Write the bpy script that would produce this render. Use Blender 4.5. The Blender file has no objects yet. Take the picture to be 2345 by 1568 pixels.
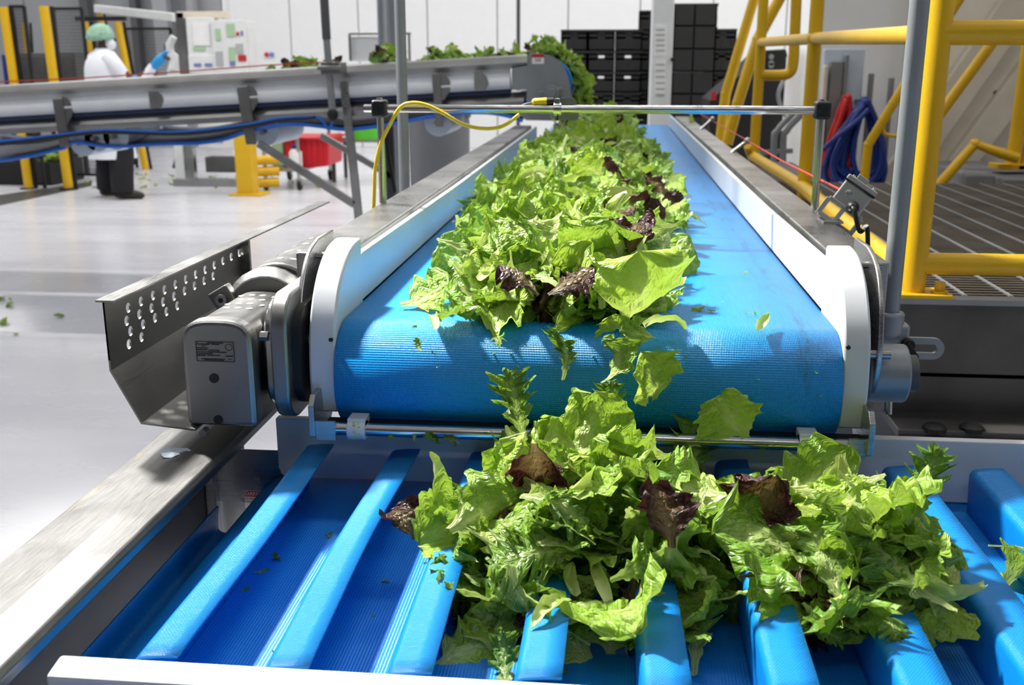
import bpy, math, random
from math import sin, cos, pi, radians
from mathutils import Vector, Matrix, Euler
random.seed(7)
S = bpy.context.scene
COL = S.collection

# ------------------------------------------------------------------ camera, world, lights, exposure
CAMZ, F, PITCH, YAW = 1.30, 2370.0, radians(14.97), radians(5.66)
cam = bpy.data.cameras.new('camera'); camo = bpy.data.objects.new('camera', cam); COL.objects.link(camo)
camo.location = (0, 0, CAMZ); camo.rotation_euler = (pi/2-PITCH, 0, YAW)
cam.sensor_width = 36; cam.lens = F/2345*36; cam.clip_start = .02; cam.clip_end = 100
cam.dof.use_dof = True; cam.dof.focus_distance = 1.55; cam.dof.aperture_fstop = 7.1
S.camera = camo
S.view_settings.view_transform = 'Standard'; S.view_settings.look = 'None'
S.view_settings.exposure = 0.0; S.view_settings.gamma = 1.0; S.view_settings.use_curve_mapping = False
W = bpy.data.worlds.new('world'); S.world = W; W.use_nodes = True
W.node_tree.nodes['Background'].inputs[0].default_value = (.9, .95, 1, 1)
W.node_tree.nodes['Background'].inputs[1].default_value = .06

def area(name, loc, target, power, sx, sy, col=(1, .98, .95), spread=180):
    l = bpy.data.lights.new(name, 'AREA'); l.energy = power; l.shape = 'RECTANGLE'; l.size = sx; l.size_y = sy; l.color = col
    l.spread = radians(spread)
    o = bpy.data.objects.new(name, l); COL.objects.link(o); o.location = loc
    d = Vector(target)-Vector(loc); o.rotation_euler = d.to_track_quat('-Z', 'Y').to_euler()
    return o
KEY = (-2.6, 3.4, 4.65)
area('key_high_bay', KEY, (-.1, 1.5, .8), 112, .34, .34, (1, .97, .92), 66)
for lx in (-8.5, -4.5, 0.2, 4.2):
    for ly, pw in ((-2.5, 22), (3.2, 52), (8.6, 122), (13.6, 88)):
        area('ceiling_panel', (lx, ly, 5.85), (lx, ly, 0), pw, 2.2, .4)

# ------------------------------------------------------------------ helpers
fwd = Vector((-sin(YAW)*cos(PITCH), cos(YAW)*cos(PITCH), -sin(PITCH))); rgt = Vector((cos(YAW), sin(YAW), 0)); upv = rgt.cross(fwd)
def ray(px, py): return fwd + rgt*((px-1172.5)/F) + upv*((784-py)/F)
def onY(px, py, y): r = ray(px, py); t = y/r.y; return Vector((r.x*t, y, CAMZ+r.z*t))
def onZ(px, py, z): r = ray(px, py); t = (z-CAMZ)/r.z; return Vector((r.x*t, r.y*t, z))
def onX(px, py, x): r = ray(px, py); t = x/r.x; return Vector((x, r.y*t, CAMZ+r.z*t))

ORG = {}
def tag(o, label=None, cat=None, group=None, kind=None):
    if label: o['label'] = label
    if cat: o['category'] = cat
    if group: o['group'] = group
    if kind: o['kind'] = kind
    return o
def thing(name, label, cat, loc, group=None):
    o = bpy.data.objects.new(name, None); o.empty_display_size = .1; COL.objects.link(o); o.location = loc
    ORG[o.name] = Vector(loc); return tag(o, label, cat, group)
class MB:
    def __init__(s): s.v = []; s.f = []; s.sm = []
    def add(s, vs, fs, smooth=False):
        b = len(s.v); s.v += [Vector(v) for v in vs]; s.f += [tuple(b+i for i in f) for f in fs]; s.sm += [smooth]*len(fs); return s
    def box(s, a, b):
        x0, y0, z0 = [min(p, q) for p, q in zip(a, b)]; x1, y1, z1 = [max(p, q) for p, q in zip(a, b)]
        return s.add([(x0,y0,z0),(x1,y0,z0),(x1,y1,z0),(x0,y1,z0),(x0,y0,z1),(x1,y0,z1),(x1,y1,z1),(x0,y1,z1)],
                     [(0,3,2,1),(4,5,6,7),(0,1,5,4),(1,2,6,5),(2,3,7,6),(3,0,4,7)])
    def obox(s, c, ax, ay, az):   # centre and three half-axis vectors
        c, ax, ay, az = map(Vector, (c, ax, ay, az))
        vs = [c+i*ax+j*ay+k*az for k in (-1,1) for i, j in ((-1,-1),(1,-1),(1,1),(-1,1))]
        return s.add(vs, [(0,3,2,1),(4,5,6,7),(0,1,5,4),(1,2,6,5),(2,3,7,6),(3,0,4,7)])
    def bar(s, p, q, w, h, upd=(0,0,1)):
        p, q = Vector(p), Vector(q); d = (q-p); u = Vector(upd); sd = d.cross(u).normalized(); u = sd.cross(d).normalized()
        return s.obox((p+q)/2, sd*w/2, d/2, u*h/2)
    def tube(s, pts, r, n=14, cap=True, radii=None):
        pts = [Vector(p) for p in pts]; vs = []; fs = []
        t0 = (pts[1]-pts[0]).normalized(); ref = Vector((0,0,1)) if abs(t0.z) < .9 else Vector((1,0,0))
        a = t0.cross(ref).normalized()
        for i, p in enumerate(pts):
            t = (pts[min(i+1, len(pts)-1)]-pts[max(i-1, 0)]).normalized()
            a = (a-t*a.dot(t)).normalized(); b = t.cross(a); rr = radii[i] if radii else r
            vs += [p+(a*cos(2*pi*k/n)+b*sin(2*pi*k/n))*rr for k in range(n)]
        for i in range(len(pts)-1):
            fs += [(i*n+k, i*n+(k+1)%n, (i+1)*n+(k+1)%n, (i+1)*n+k) for k in range(n)]
        s.add(vs, fs, True)
        if cap: s.add(vs[:n], [tuple(range(n))[::-1]]); s.add(vs[-n:], [tuple(range(n))])
        return s
    def cyl(s, p, q, r, n=20): return s.tube([p, q], r, n)
    def prism(s, prof, axis, a, b, smooth=False):   # profile polygon in the two other axes, extruded along axis
        def pt(u, v, w): return {'x': (w,u,v), 'y': (u,w,v), 'z': (u,v,w)}[axis]
        n = len(prof); vs = [pt(u, v, a) for u, v in prof]+[pt(u, v, b) for u, v in prof]
        s.add(vs, [(i, (i+1)%n, n+(i+1)%n, n+i) for i in range(n)], smooth)
        s.add(vs, [tuple(range(n))[::-1], tuple(range(n, 2*n))]); return s
    def sheet(s, prof, axis, a, b, th):   # open profile polyline given thickness and extruded
        left = []; right = []
        for i, (u, v) in enumerate(prof):
            p0 = prof[max(i-1, 0)]; p1 = prof[min(i+1, len(prof)-1)]; du, dv = p1[0]-p0[0], p1[1]-p0[1]; l = math.hypot(du, dv) or 1
            left.append((u-dv/l*th/2, v+du/l*th/2)); right.append((u+dv/l*th/2, v-du/l*th/2))
        def pt(u, v, w): return {'x': (w,u,v), 'y': (u,w,v), 'z': (u,v,w)}[axis]
        n = len(prof); vs = [pt(*p, w) for w in (a, b) for p in left+right]; m = 2*n; fs = []
        for i in range(n-1):
            fs += [(i, i+1, m+i+1, m+i), (n+i+1, n+i, m+n+i, m+n+i+1), (i+1, i, n+i, n+i+1), (m+i, m+i+1, m+n+i+1, m+n+i)]
        fs += [(n, 0, m, m+n), (n-1, 2*n-1, m+2*n-1, m+n-1)]
        return s.add(vs, fs, False)
    def ball(s, c, r, nu=16, nv=10, sc=(1,1,1)):
        vs = []; fs = []; c = Vector(c)
        for j in range(nv+1):
            for i in range(nu):
                a, b = 2*pi*i/nu, pi*j/nv; vs.append(c+Vector((sin(b)*cos(a)*sc[0], sin(b)*sin(a)*sc[1], cos(b)*sc[2]))*r)
        for j in range(nv): fs += [(j*nu+i, (j+1)*nu+i, (j+1)*nu+(i+1)%nu, j*nu+(i+1)%nu) for i in range(nu)]
        return s.add(vs, fs, True)
    def loft(s, rings, n=18):   # rings: (centre, rx, ry) horizontal ellipses
        vs = []; fs = []
        for c, rx, ry in rings: vs += [Vector(c)+Vector((rx*cos(2*pi*k/n), ry*sin(2*pi*k/n), 0)) for k in range(n)]
        for i in range(len(rings)-1): fs += [(i*n+k, i*n+(k+1)%n, (i+1)*n+(k+1)%n, (i+1)*n+k) for k in range(n)]
        s.add(vs, fs, True); s.add(vs[:n], [tuple(range(n))[::-1]]); s.add(vs[-n:], [tuple(range(n))]); return s
    def build(s, name, mat, parent=None, org=None, bevel=0, smooth=None, seg=2, fix=True):
        o0 = ORG[parent.name] if parent else Vector(org or (0,0,0))
        me = bpy.data.meshes.new(name); me.from_pydata([v-o0 for v in s.v], [], s.f)
        me.polygons.foreach_set('use_smooth', [bool(q) if smooth is None else smooth for q in s.sm])
        me.materials.append(mat)
        if fix:
            import bmesh
            bm = bmesh.new(); bm.from_mesh(me); bmesh.ops.remove_doubles(bm, verts=bm.verts, dist=1e-6)
            bmesh.ops.recalc_face_normals(bm, faces=bm.faces); bm.to_mesh(me); bm.free()
        o = bpy.data.objects.new(name, me); COL.objects.link(o)
        if parent: o.parent = parent
        else: o.location = o0
        ORG[o.name] = o0
        if bevel:
            m = o.modifiers.new('bevel', 'BEVEL'); m.width = bevel; m.segments = seg; m.limit_method = 'ANGLE'; m.angle_limit = radians(35)
        if any(s.sm) or smooth:
            try: me.set_sharp_from_angle(angle=radians(40))
            except Exception: pass
        return o
def arc(cx, cy, r, a0, a1, n): return [(cx+r*cos(radians(a0+(a1-a0)*i/n)), cy+r*sin(radians(a0+(a1-a0)*i/n))) for i in range(n+1)]
def smooth_path(pts, n=8):
    pts = [Vector(p) for p in pts]; out = []
    for i in range(len(pts)-1):
        p0, p1, p2, p3 = pts[max(i-1,0)], pts[i], pts[i+1], pts[min(i+2, len(pts)-1)]
        for k in range(n):
            t = k/n; out.append(.5*((2*p1)+(p2-p0)*t+(2*p0-5*p1+4*p2-p3)*t*t+(3*p1-p0-3*p2+p3)*t**3))
    return out+[pts[-1]]
def struct(o): o['kind'] = 'structure'; return o

# ------------------------------------------------------------------ materials
def lin(r, g, b):
    f = lambda c: (c/255)/12.92 if c/255 <= .04045 else ((c/255+.055)/1.055)**2.4
    return (f(r), f(g), f(b), 1)
class NT:
    def __init__(s, name):
        s.m = bpy.data.materials.new(name); s.m.use_nodes = True; s.t = s.m.node_tree; s.b = s.t.nodes['Principled BSDF']; s.out = s.t.nodes['Material Output']
    def n(s, typ, ins=None, **kw):
        x = s.t.nodes.new(typ)
        for k, v in kw.items(): setattr(x, k, v)
        for k, v in (ins or {}).items():
            if isinstance(v, bpy.types.NodeSocket): s.t.links.new(v, x.inputs[k])
            else: x.inputs[k].default_value = v
        return x
    def math(s, op, a, b=None, clamp=False):
        ins = {0: a}
        if b is not None: ins[1] = b
        return s.n('ShaderNodeMath', ins, operation=op, use_clamp=clamp).outputs[0]
    def mix(s, fac, a, b, blend='MIX'):
        x = s.t.nodes.new('ShaderNodeMix'); x.data_type = 'RGBA'; x.blend_type = blend
        for k, v in ((0, fac), (6, a), (7, b)):
            if isinstance(v, bpy.types.NodeSocket): s.t.links.new(v, x.inputs[k])
            else: x.inputs[k].default_value = v
        return x.outputs[2]
    def rng(s, v, a, b, c=0., d=1.): return s.n('ShaderNodeMapRange', {0: v, 1: a, 2: b, 3: c, 4: d}).outputs[0]
    def set(s, **kw):
        nm = {'col': 'Base Color', 'rough': 'Roughness', 'metal': 'Metallic', 'nrm': 'Normal', 'spec': 'Specular IOR Level', 'sub': 'Subsurface Weight', 'alpha': 'Alpha', 'coat': 'Coat Weight', 'trans': 'Transmission Weight'}
        for k, v in kw.items():
            i = s.b.inputs[nm[k]]
            if isinstance(v, bpy.types.NodeSocket): s.t.links.new(v, i)
            else: i.default_value = v
        return s.m
    def co(s, which='Object'): return s.n('ShaderNodeTexCoord').outputs[which]
    def noise(s, vec, scale, detail=4, rough=.55):
        return s.n('ShaderNodeTexNoise', {'Vector': vec, 'Scale': scale, 'Detail': detail, 'Roughness': rough}).outputs[0]
    def mapv(s, vec, sc=(1,1,1), rot=(0,0,0)): return s.n('ShaderNodeMapping', {'Vector': vec, 'Scale': sc, 'Rotation': rot}).outputs[0]
    def bump(s, h, strength=.3, dist=.01): return s.n('ShaderNodeBump', {'Height': h, 'Strength': strength, 'Distance': dist}).outputs[0]
def plain(name, col, rough=.5, metal=0., var=.06, spec=.5, sc=6):
    t = NT(name); n = t.noise(t.co(), sc)
    c = t.mix(t.rng(n, .3, .7), [x*(1-var) for x in col[:3]]+[1], [min(1, x*(1+var)) for x in col[:3]]+[1])
    return t.set(col=c, rough=rough, metal=metal, spec=spec)
def steel(name, base=.56, rough=.3, brush=(1, 1, 40), stain=.0):
    t = NT(name); co = t.co()
    g = t.noise(t.mapv(co, brush), 30, 3); big = t.noise(co, 5, 4)
    c = t.mix(t.rng(big, .3, .7), (base*.86, base*.86, base*.84, 1), (base*1.08, base*1.07, base*1.04, 1))
    if stain:
        st = t.noise(co, 7, 8, .7); c = t.mix(t.rng(st, .58, .72, 0, stain), c, lin(176, 150, 118))
    r = t.math('ADD', t.rng(g, .2, .8, -.09, .09), t.rng(big, .3, .7, rough-.05, rough+.07))
    return t.set(col=c, metal=1., rough=r, nrm=t.bump(g, .05, .002))
M = {}
M['steel'] = steel('brushed_steel', .44); M['steel_x'] = steel('brushed_steel_lengthwise', .36, .3, (40, 1, 40))
M['steel_rail'] = steel('rear_rail_steel', .32, .42, (40, 1, 40)); M['steel_worn'] = steel('worn_steel', .20, .38, (40, 1, 40), .5); M['steel_dark'] = steel('dull_steel', .26, .42)
M['chrome'] = steel('polished_steel', .6, .16); M['galv'] = plain('galvanized', lin(146, 150, 154), .45, .4, .1)
M['motor'] = steel('bead_blasted_steel', .30, .40, (1, 1, 1)); M['hood'] = steel('dark_hood_steel', .17, .38, (1, 1, 1))
t = NT('white_plastic'); n = t.noise(t.co(), 9)
M['white'] = t.set(col=t.mix(t.rng(n, .3, .7), lin(206, 210, 216), lin(214, 217, 222)), rough=.34, sub=0.)
M['offwhite'] = plain('offwhite_paint', lin(228, 230, 230), .5); M['tube_white'] = plain('white_tube', lin(224, 228, 234), .4)
M['yellow'] = plain('yellow_paint', lin(226, 180, 22), .38, 0, .05); M['yellow_c'] = plain('yellow_cable_jacket', lin(232, 198, 40), .4)
M['black'] = plain('black_plastic', lin(24, 24, 25), .45); M['rubber'] = plain('black_rubber', lin(18, 18, 19), .6)
M['darkgrey'] = plain('dark_grey', lin(84, 85, 88), .55); M['grating'] = plain('grating_bars', lin(132, 126, 116), .5, .4, .2); M['fascia'] = plain('dark_fascia', lin(84, 82, 80), .42, .3, .25)
M['red'] = plain('red_plastic', lin(205, 22, 36), .45); M['redcord'] = plain('red_cord_jacket', lin(200, 50, 40), .5)
M['greenbin'] = plain('green_plastic', lin(92, 205, 40), .45); M['greydrum'] = plain('grey_plastic', lin(122, 124, 128), .5)
M['hoseblue'] = plain('blue_hose_rubber', lin(22, 52, 132), .45); M['hosered'] = plain('red_hose_rubber', lin(200, 40, 42), .45)
M['skin'] = plain('dark_skin', lin(84, 52, 38), .5); M['coat'] = plain('white_coat_cloth', lin(238, 240, 246), .8)
M['trousers'] = plain('black_trousers', lin(24, 25, 30), .85); M['shoe'] = plain('dark_shoe', lin(44, 38, 32), .6)
M['glove'] = plain('blue_glove', lin(40, 150, 220), .45); M['hairnet'] = plain('green_hairnet', lin(150, 190, 165), .8, 0, .3, .5, 60)
M['paper'] = plain('paper', lin(240, 240, 238), .7); M['ink'] = plain('printed_ink', lin(60, 60, 62), .7); M['inkgrey'] = plain('faint_print', lin(176, 178, 180), .7)
M['signred'] = plain('sign_red', lin(190, 40, 48), .5); M['inkblue'] = plain('blue_print', lin(110, 124, 186), .6); M['inkgreen'] = plain('green_print', lin(168, 200, 160), .6)
M['bluesheet'] = plain('blue_mesh_belt', lin(24, 46, 84), .5, 0, .2); M['bluelight'] = plain('light_blue_edge', lin(30, 110, 215), .45)
M['frost'] = plain('frosted_disc', lin(206, 220, 236), .4); M['cream'] = plain('cream_wall', lin(232, 226, 212), .55)
M['tan'] = plain('tan_strut', lin(216, 207, 190), .55); M['concrete'] = plain('concrete', lin(128, 128, 130), .8, 0, .15)
M['crate'] = plain('black_crate', lin(20, 20, 21), .6, 0, .2); M['wallwhite'] = plain('wall_panel_white', lin(238, 239, 240), .45, 0, .015)
M['wallshade'] = plain('shade_dark_steel', lin(66, 66, 68), .5, .2, .2); M['wallmid'] = plain('far_hall_grey', lin(118, 120, 124), .6); M['wallgrey'] = plain('wall_panel_grey', lin(158, 160, 164), .5, 0, .03); M['ceilwhite'] = plain('ceiling_white', lin(230, 232, 234), .7)
M['lit_hole'] = plain('lit_hole_paint', lin(205, 205, 200), .5, .2); M['engrave'] = plain('engraved_line', lin(74, 74, 72), .5, .6)

t = NT('epoxy_floor'); co = t.co(); n = t.noise(co, .9, 6); n2 = t.noise(t.mapv(co, (1, 4, 1)), 1.3, 4)
M['floor'] = t.set(col=t.mix(t.rng(n, .3, .7), lin(208, 209, 216), lin(222, 222, 227)), rough=t.rng(n2, .3, .7, .22, .30), spec=.4)

def belt_mat(name, base, seam=None, pitch=.0031, k=.5, stain=False, spec=.5, rough=.32, mode=0):
    t = NT(name); uv = t.n('ShaderNodeTexCoord').outputs['UV']; sp = t.n('ShaderNodeSeparateXYZ', {0: uv}); u, v = sp.outputs[0], sp.outputs[1]
    w = 2*pi/pitch
    a = t.math('SINE', t.math('MULTIPLY', t.math('ADD', u, t.math('MULTIPLY', v, .62)), w*.62)); b = t.math('SINE', t.math('MULTIPLY', t.math('SUBTRACT', u, t.math('MULTIPLY', v, .62)), w*.62))
    h = t.math('MULTIPLY', a, b)
    if mode: h = t.math('MULTIPLY', t.math('SINE', t.math('MULTIPLY', u, 2*pi/.0026)), t.math('ADD', .75, t.math('MULTIPLY', t.math('SINE', t.math('ADD', t.math('MULTIPLY', v, 2*pi/.004), t.math('MULTIPLY', u, pi/.0026))), .25)))
    n = t.noise(t.mapv(uv, (1, 1, 1)), 4, 5)
    c = t.mix(t.rng(n, .25, .75), [x*.92 for x in base[:3]]+[1], [x*1.06 for x in base[:3]]+[1])
    if stain:
        s = t.noise(t.mapv(uv, (30, 5, 1)), 1.6, 6, .7)
        m = t.math('MULTIPLY', t.rng(s, .5, .66), t.math('SUBTRACT', 1, t.math('MULTIPLY', t.math('ABSOLUTE', t.math('SUBTRACT', u, .296)), 26), clamp=True), clamp=True)
        c = t.mix(t.math('MULTIPLY', m, .75), c, lin(30, 92, 84))
        for sv in (seam or []):
            d = t.math('LESS_THAN', t.math('ABSOLUTE', t.math('SUBTRACT', v, sv)), .0022); c = t.mix(t.math('MULTIPLY', d, .8), c, lin(8, 62, 128))
    return t.set(col=c, rough=rough, nrm=t.bump(h, k, .0012), spec=spec)
BLUE = (.006, .30, .80)
M['belt'] = belt_mat('blue_flat_belt', BLUE, [2.50], stain=True); M['belt2'] = belt_mat('blue_cleated_belt', (.004, .215, .68), k=.3, spec=.35, rough=.38)
M['cleat'] = belt_mat('blue_cleat', (.005, .27, .78), k=.6, mode=1)

def leaf_mat(name, deep, mid, pale, edge=None, net=1.):
    t = NT(name); uv = t.n('ShaderNodeTexCoord').outputs['UV']; sp = t.n('ShaderNodeSeparateXYZ', {0: uv}); u, a = sp.outputs[0], sp.outputs[1]
    rnd = t.math('FRACT', t.math('ADD', t.n('ShaderNodeObjectInfo').outputs['Random'], t.n('ShaderNodeAttribute', attribute_name='tint').outputs['Fac']))
    body = t.mix(rnd, deep, mid)
    nz = t.noise(t.co(), 28, 4); body = t.mix(t.math('MULTIPLY', t.rng(nz, .35, .7), .45), body, mid)
    rib = t.math('MULTIPLY', t.rng(a, .04, .30, 1, 0), t.rng(u, 1.0, .25)); base_ = t.rng(u, .48, .10)
    uvd = t.n('ShaderNodeVectorMath', {0: t.mapv(uv, (7, 4.2, 1)), 1: t.n('ShaderNodeVectorMath', {0: t.n('ShaderNodeTexNoise', {'Vector': uv, 'Scale': 6.}).outputs[1], 3: .8}, operation='SCALE').outputs[0]}, operation='ADD').outputs[0]
    vd = t.n('ShaderNodeTexVoronoi', {'Vector': uvd, 'Scale': 1.25}, feature='DISTANCE_TO_EDGE').outputs['Distance']
    vein = t.math('MULTIPLY', t.rng(vd, .0, .07, 1, 0), .38*net)
    pl = t.math('MAXIMUM', t.math('MAXIMUM', rib, t.math('MULTIPLY', base_, .9)), vein, clamp=True)
    c = t.mix(pl, body, pale)
    if edge: c = t.mix(t.math('MULTIPLY', t.rng(t.math('ADD', a, t.math('MULTIPLY', u, .5)), .45, 1.0), .95), c, edge)
    h = t.math('ADD', t.rng(vd, 0, .35), t.math('MULTIPLY', t.noise(t.mapv(uv, (20, 12, 1)), 2.2, 3), .5))
    nb = t.bump(h, .55*net+.05, .006)
    t.set(col=c, rough=.33, nrm=nb, spec=.5)
    tr = t.n('ShaderNodeBsdfTranslucent', {'Color': t.mix(.5, c, (.45, .62, .06, 1)) if not edge else c, 'Normal': nb})
    ms = t.n('ShaderNodeMixShader', {0: .29, 1: t.b.outputs[0], 2: tr.outputs[0]}); t.t.links.new(ms.outputs[0], t.out.inputs[0]); return t.m
M['leaf'] = leaf_mat('green_lettuce', lin(92, 146, 32), lin(168, 204, 64), lin(222, 232, 154))
M['frisee'] = leaf_mat('frisee_green', lin(62, 122, 32), lin(132, 178, 56), lin(212, 226, 150))
M['redleaf'] = leaf_mat('red_lettuce', lin(84, 64, 40), lin(112, 88, 48), lin(142, 122, 80), lin(58, 20, 24))
M['rib'] = leaf_mat('pale_rib', lin(178, 200, 100), lin(206, 218, 130), lin(226, 232, 170), None, .2)

# ------------------------------------------------------------------ setting
LOWZ = -.16
b = MB(); b.box((-12, 5.72, -.5), (8, 18, 0)); struct(b.build('floor', M['floor']))
b = MB(); b.box((-12, -9, -.6), (8, 5.3, LOWZ)); struct(b.build('floor', M['floor']))
b = MB(); b.prism([(5.3, -.6), (5.3, LOWZ), (5.36, LOWZ+.008), (5.68, -.01), (5.72, 0), (5.72, -.6)], 'x', -12, 8); struct(b.build('trim_1', M['floor']))
# back wall of insulated panels, each with its own edges
BW = 17.0
w0 = struct(MB().box((-12, BW+.06, -.5), (8, BW+.3, 6)).build('wall_back', M['wallgrey']))
x = -12.
for k in range(18):
    wdt = 1.12
    grey = x < -7.3
    MB().box((x+.008, BW, 0), (x+wdt-.008, BW+.07, 5.95)).build('panel', M['wallgrey'] if grey else M['wallwhite'], w0, bevel=.006, seg=1); x += wdt
struct(MB().box((-12.3, -9, -.5), (-12, 18, 6)).build('wall_left', M['wallgrey']))
struct(MB().box((8, -9, -.5), (8.3, 18, 6)).build('wall_right', M['wallwhite']))
struct(MB().box((-12, -9.3, -.5), (8, -9, 6)).build('wall_front', M['wallmid']))
struct(MB().box((-12.3, -9.3, 5.95), (8.3, 18, 6.2)).build('ceiling', M['ceilwhite']))
# grey columns standing at the back wall, top left
for px0, px1, yy in ((352, 384, 16.6), (300, 314, 16.7), (186, 204, 16.7), (430, 444, 16.7)):
    p0, p1 = onY(px0, 60, yy), onY(px1, 60, yy)
    struct(MB().box((p0.x, yy, 0), (p1.x, yy+.2, 5.9)).build('trim_2', M['darkgrey'] if px0 in (300, 186) else M['wallgrey']))
p0, p1 = onY(520, 60, 14), onY(529, 60, 14)
struct(MB().box((p0.x, 14, 0), (p1.x, 14.08, 5.9)).build('trim_3', M['offwhite']))
# white wall behind the crates, and the cream side wall with its diagonal beams
CW = 6.9
c0 = onY(2085, 100, CW).x
struct(MB().box((c0, CW, 0), (8, CW+.2, 5.9)).build('wall_side', M['cream']))
c3 = onY(1870, 100, CW+.15).x
struct(MB().box((c3, CW+.15, 0), (c0, CW+.3, 5.9)).build('wall_side', M['wallwhite']))

# ------------------------------------------------------------------ flat belt conveyor (the main one)
A = thing('belt_conveyor', 'flat blue belt conveyor carrying lettuce between white side guards and steel rails', 'conveyor', (0, 4, 0))
NY, NR = 1.62, .088; NZ = .9-NR; BX0, BX1 = -.4355, .3505; BEND = 7.45
def uvmesh(name, prof, x0, x1, mat, parent, nx=2, vs0=0.):
    vs = []; fs = []; uv = []; d = vs0; o0 = ORG[parent.name]
    for i, (y, z) in enumerate(prof):
        if i: d += math.hypot(y-prof[i-1][0], z-prof[i-1][1])
        for k in range(nx+1):
            xx = x0+(x1-x0)*k/nx; vs.append(Vector((xx, y, z))-o0); uv.append((xx, d))
    n = nx+1
    for i in range(len(prof)-1): fs += [(i*n+k, i*n+k+1, (i+1)*n+k+1, (i+1)*n+k) for k in range(nx)]
    me = bpy.data.meshes.new(name); me.from_pydata(vs, [], fs); me.materials.append(mat); l = me.uv_layers.new(name='uv')
    for lp in me.loops: l.data[lp.index].uv = uv[lp.vertex_index]
    me.polygons.foreach_set('use_smooth', [True]*len(fs)); o = bpy.data.objects.new(name, me); COL.objects.link(o); o.parent = parent; ORG[o.name] = o0
    m = o.modifiers.new('thickness', 'SOLIDIFY'); m.thickness = .003; m.offset = -1
    return o
prof = [(BEND, .9), (5, .9), (3, .9), (2.5, .9), (2, .9)]+[(y, z) for y, z in arc(NY, NZ, NR, 90, 270, 26)]+[(2, .9-2*NR), (4, .9-2*NR), (BEND, .9-2*NR)]
prof = [(y, z) for y, z in prof][::-1]
tot = sum(math.hypot(prof[i+1][0]-prof[i][0], prof[i+1][1]-prof[i][1]) for i in range(len(prof)-1))
uvmesh('belt', prof, BX0, BX1, M['belt'], A, 4, BEND-tot)
MB().cyl((BX0+.01, NY, NZ), (BX1-.01, NY, NZ), NR-.006, 28).build('nose_roller', M['black'], A)
MB().cyl((BX0+.01, BEND-.05, NZ), (BX1-.01, BEND-.05, NZ), NR-.006, 28).build('tail_roller', M['steel_dark'], A)
# white guard strips, one piece after another with open joints
for x0, x1, ys in ((.352, .364, (1.60, 2.497, 5.25, 7.2)), (-.449, -.437, (1.60, 2.9, 4.3, 5.8))):
    for i in range(3):
        a, c = ys[i]+.002, ys[i+1]-.002
        prof = [(a, .9015), (c, .9015), (c, .978), (a+.13 if i == 0 else a, .984 if i == 0 else .978)]
        if i == 0: prof = [(a, .9015), (c, .9015), (c, .978), (1.76, .985), (1.70, .975)]
        MB().prism(prof, 'x', x0, x1).build('side_guard', M['white'], A, bevel=.002)
# steel rails, with dark rods in the gap next to the guards
for s, x0, x1, y0, y1 in (('r', .374, .456, 1.74, 6.9), ('l', -.553, -.462, 1.74, 5.75)):
    cuts = (y0, 2.28, 5.3, y1) if s == 'r' else (y0, y1)
    for i in range(len(cuts)-1):
        MB().box((x0, cuts[i]+.0015, .80), (x1, cuts[i+1]-.0015, .985)).build('side_rail', M['steel_x'], A, bevel=.004)
    xr = .369 if s == 'r' else -.456
    MB().cyl((xr, 1.76, .966), (xr, y1, .966), .0045, 8).build('guard_rod', M['steel_dark'], A)
MB().box((.374, 1.76, .70), (.456, 6.9, .80)).build('lower_rail', M['steel_dark'], A); MB().box((-.553, 1.8, .70), (-.462, 5.75, .80)).build('lower_rail', M['steel_dark'], A)
# rounded nose plates: white inner one and thin steel outer one on each side
wp = [(1.556, .757), (1.549, .80), (1.549, .84), (1.556, .885), (1.57, .92), (1.592, .951), (1.62, .977), (1.655, .997), (1.69, 1.008), (1.73, 1.012), (1.748, 1.012), (1.748, .757)]
wp = [(p.x, p.y) for p in smooth_path([(a, b, 0) for a, b in wp[:10]], 4)]+wp[10:]
for x0, x1 in ((-.480, -.4365), (.3515, .392)):
    e = MB().prism(wp, 'x', x0, x1, True).build('nose_plate', M['white'], A, bevel=.004)
    for yy, zz in ((1.565, .86), (1.725, .985)):
        MB().cyl((x0+.01, yy-.012, zz), (x0+.0102, yy-.0165 if yy < 1.6 else yy+.0235, zz), .0035, 10).build('bolt', M['black'], e) if False else None
sp_ = [(1.600, .80), (1.586, .83), (1.580, .87), (1.586, .915), (1.602, .955), (1.63, .988), (1.665, 1.007), (1.71, 1.017), (1.80, 1.017), (1.80, .80)]
sp_ = [(p.x, p.y) for p in smooth_path([(a, b, 0) for a, b in sp_[:8]], 4)]+sp_[8:]
for x0, x1, dx in ((-.506, -.499, 0), (.408, .416, 0)):
    MB().prism(sp_, 'x', x0, x1, True).build('nose_side_plate', M['steel'], A, bevel=.002)
for (xa, xb) in ((-.52, -.47), (.388, .43)):
    MB().cyl((xa, 1.592, .868), (xb, 1.592, .868), .0075, 12).build('spacer_bolt', M['steel'], A)
    MB().cyl((xa, 1.69, .99), (xb, 1.69, .99), .006, 10).build('spacer_bolt', M['steel'], A)
for px_, py_, yy in ((757, 778, 1.5475), (1943, 796, 1.5475)):
    q = onY(px_, py_, yy); MB().cyl((q.x, yy, q.z), (q.x, yy+.004, q.z), .0035, 12).build('screw', M['black'], A)
# bearing on the outer side of the right plate
MB().cyl((.405, 1.64, .825), (.468, 1.64, .825), .047, 26).build('bearing_housing', M['galv'], A, bevel=.004)
MB().cyl((.46, 1.64, .825), (.484, 1.64, .825), .030, 22).build('bearing_cap', M['darkgrey'], A)
MB().cyl((.445, 1.625, .785), (.445, 1.62, .762), .005, 8).build('grease_nipple', M['chrome'], A)
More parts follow.
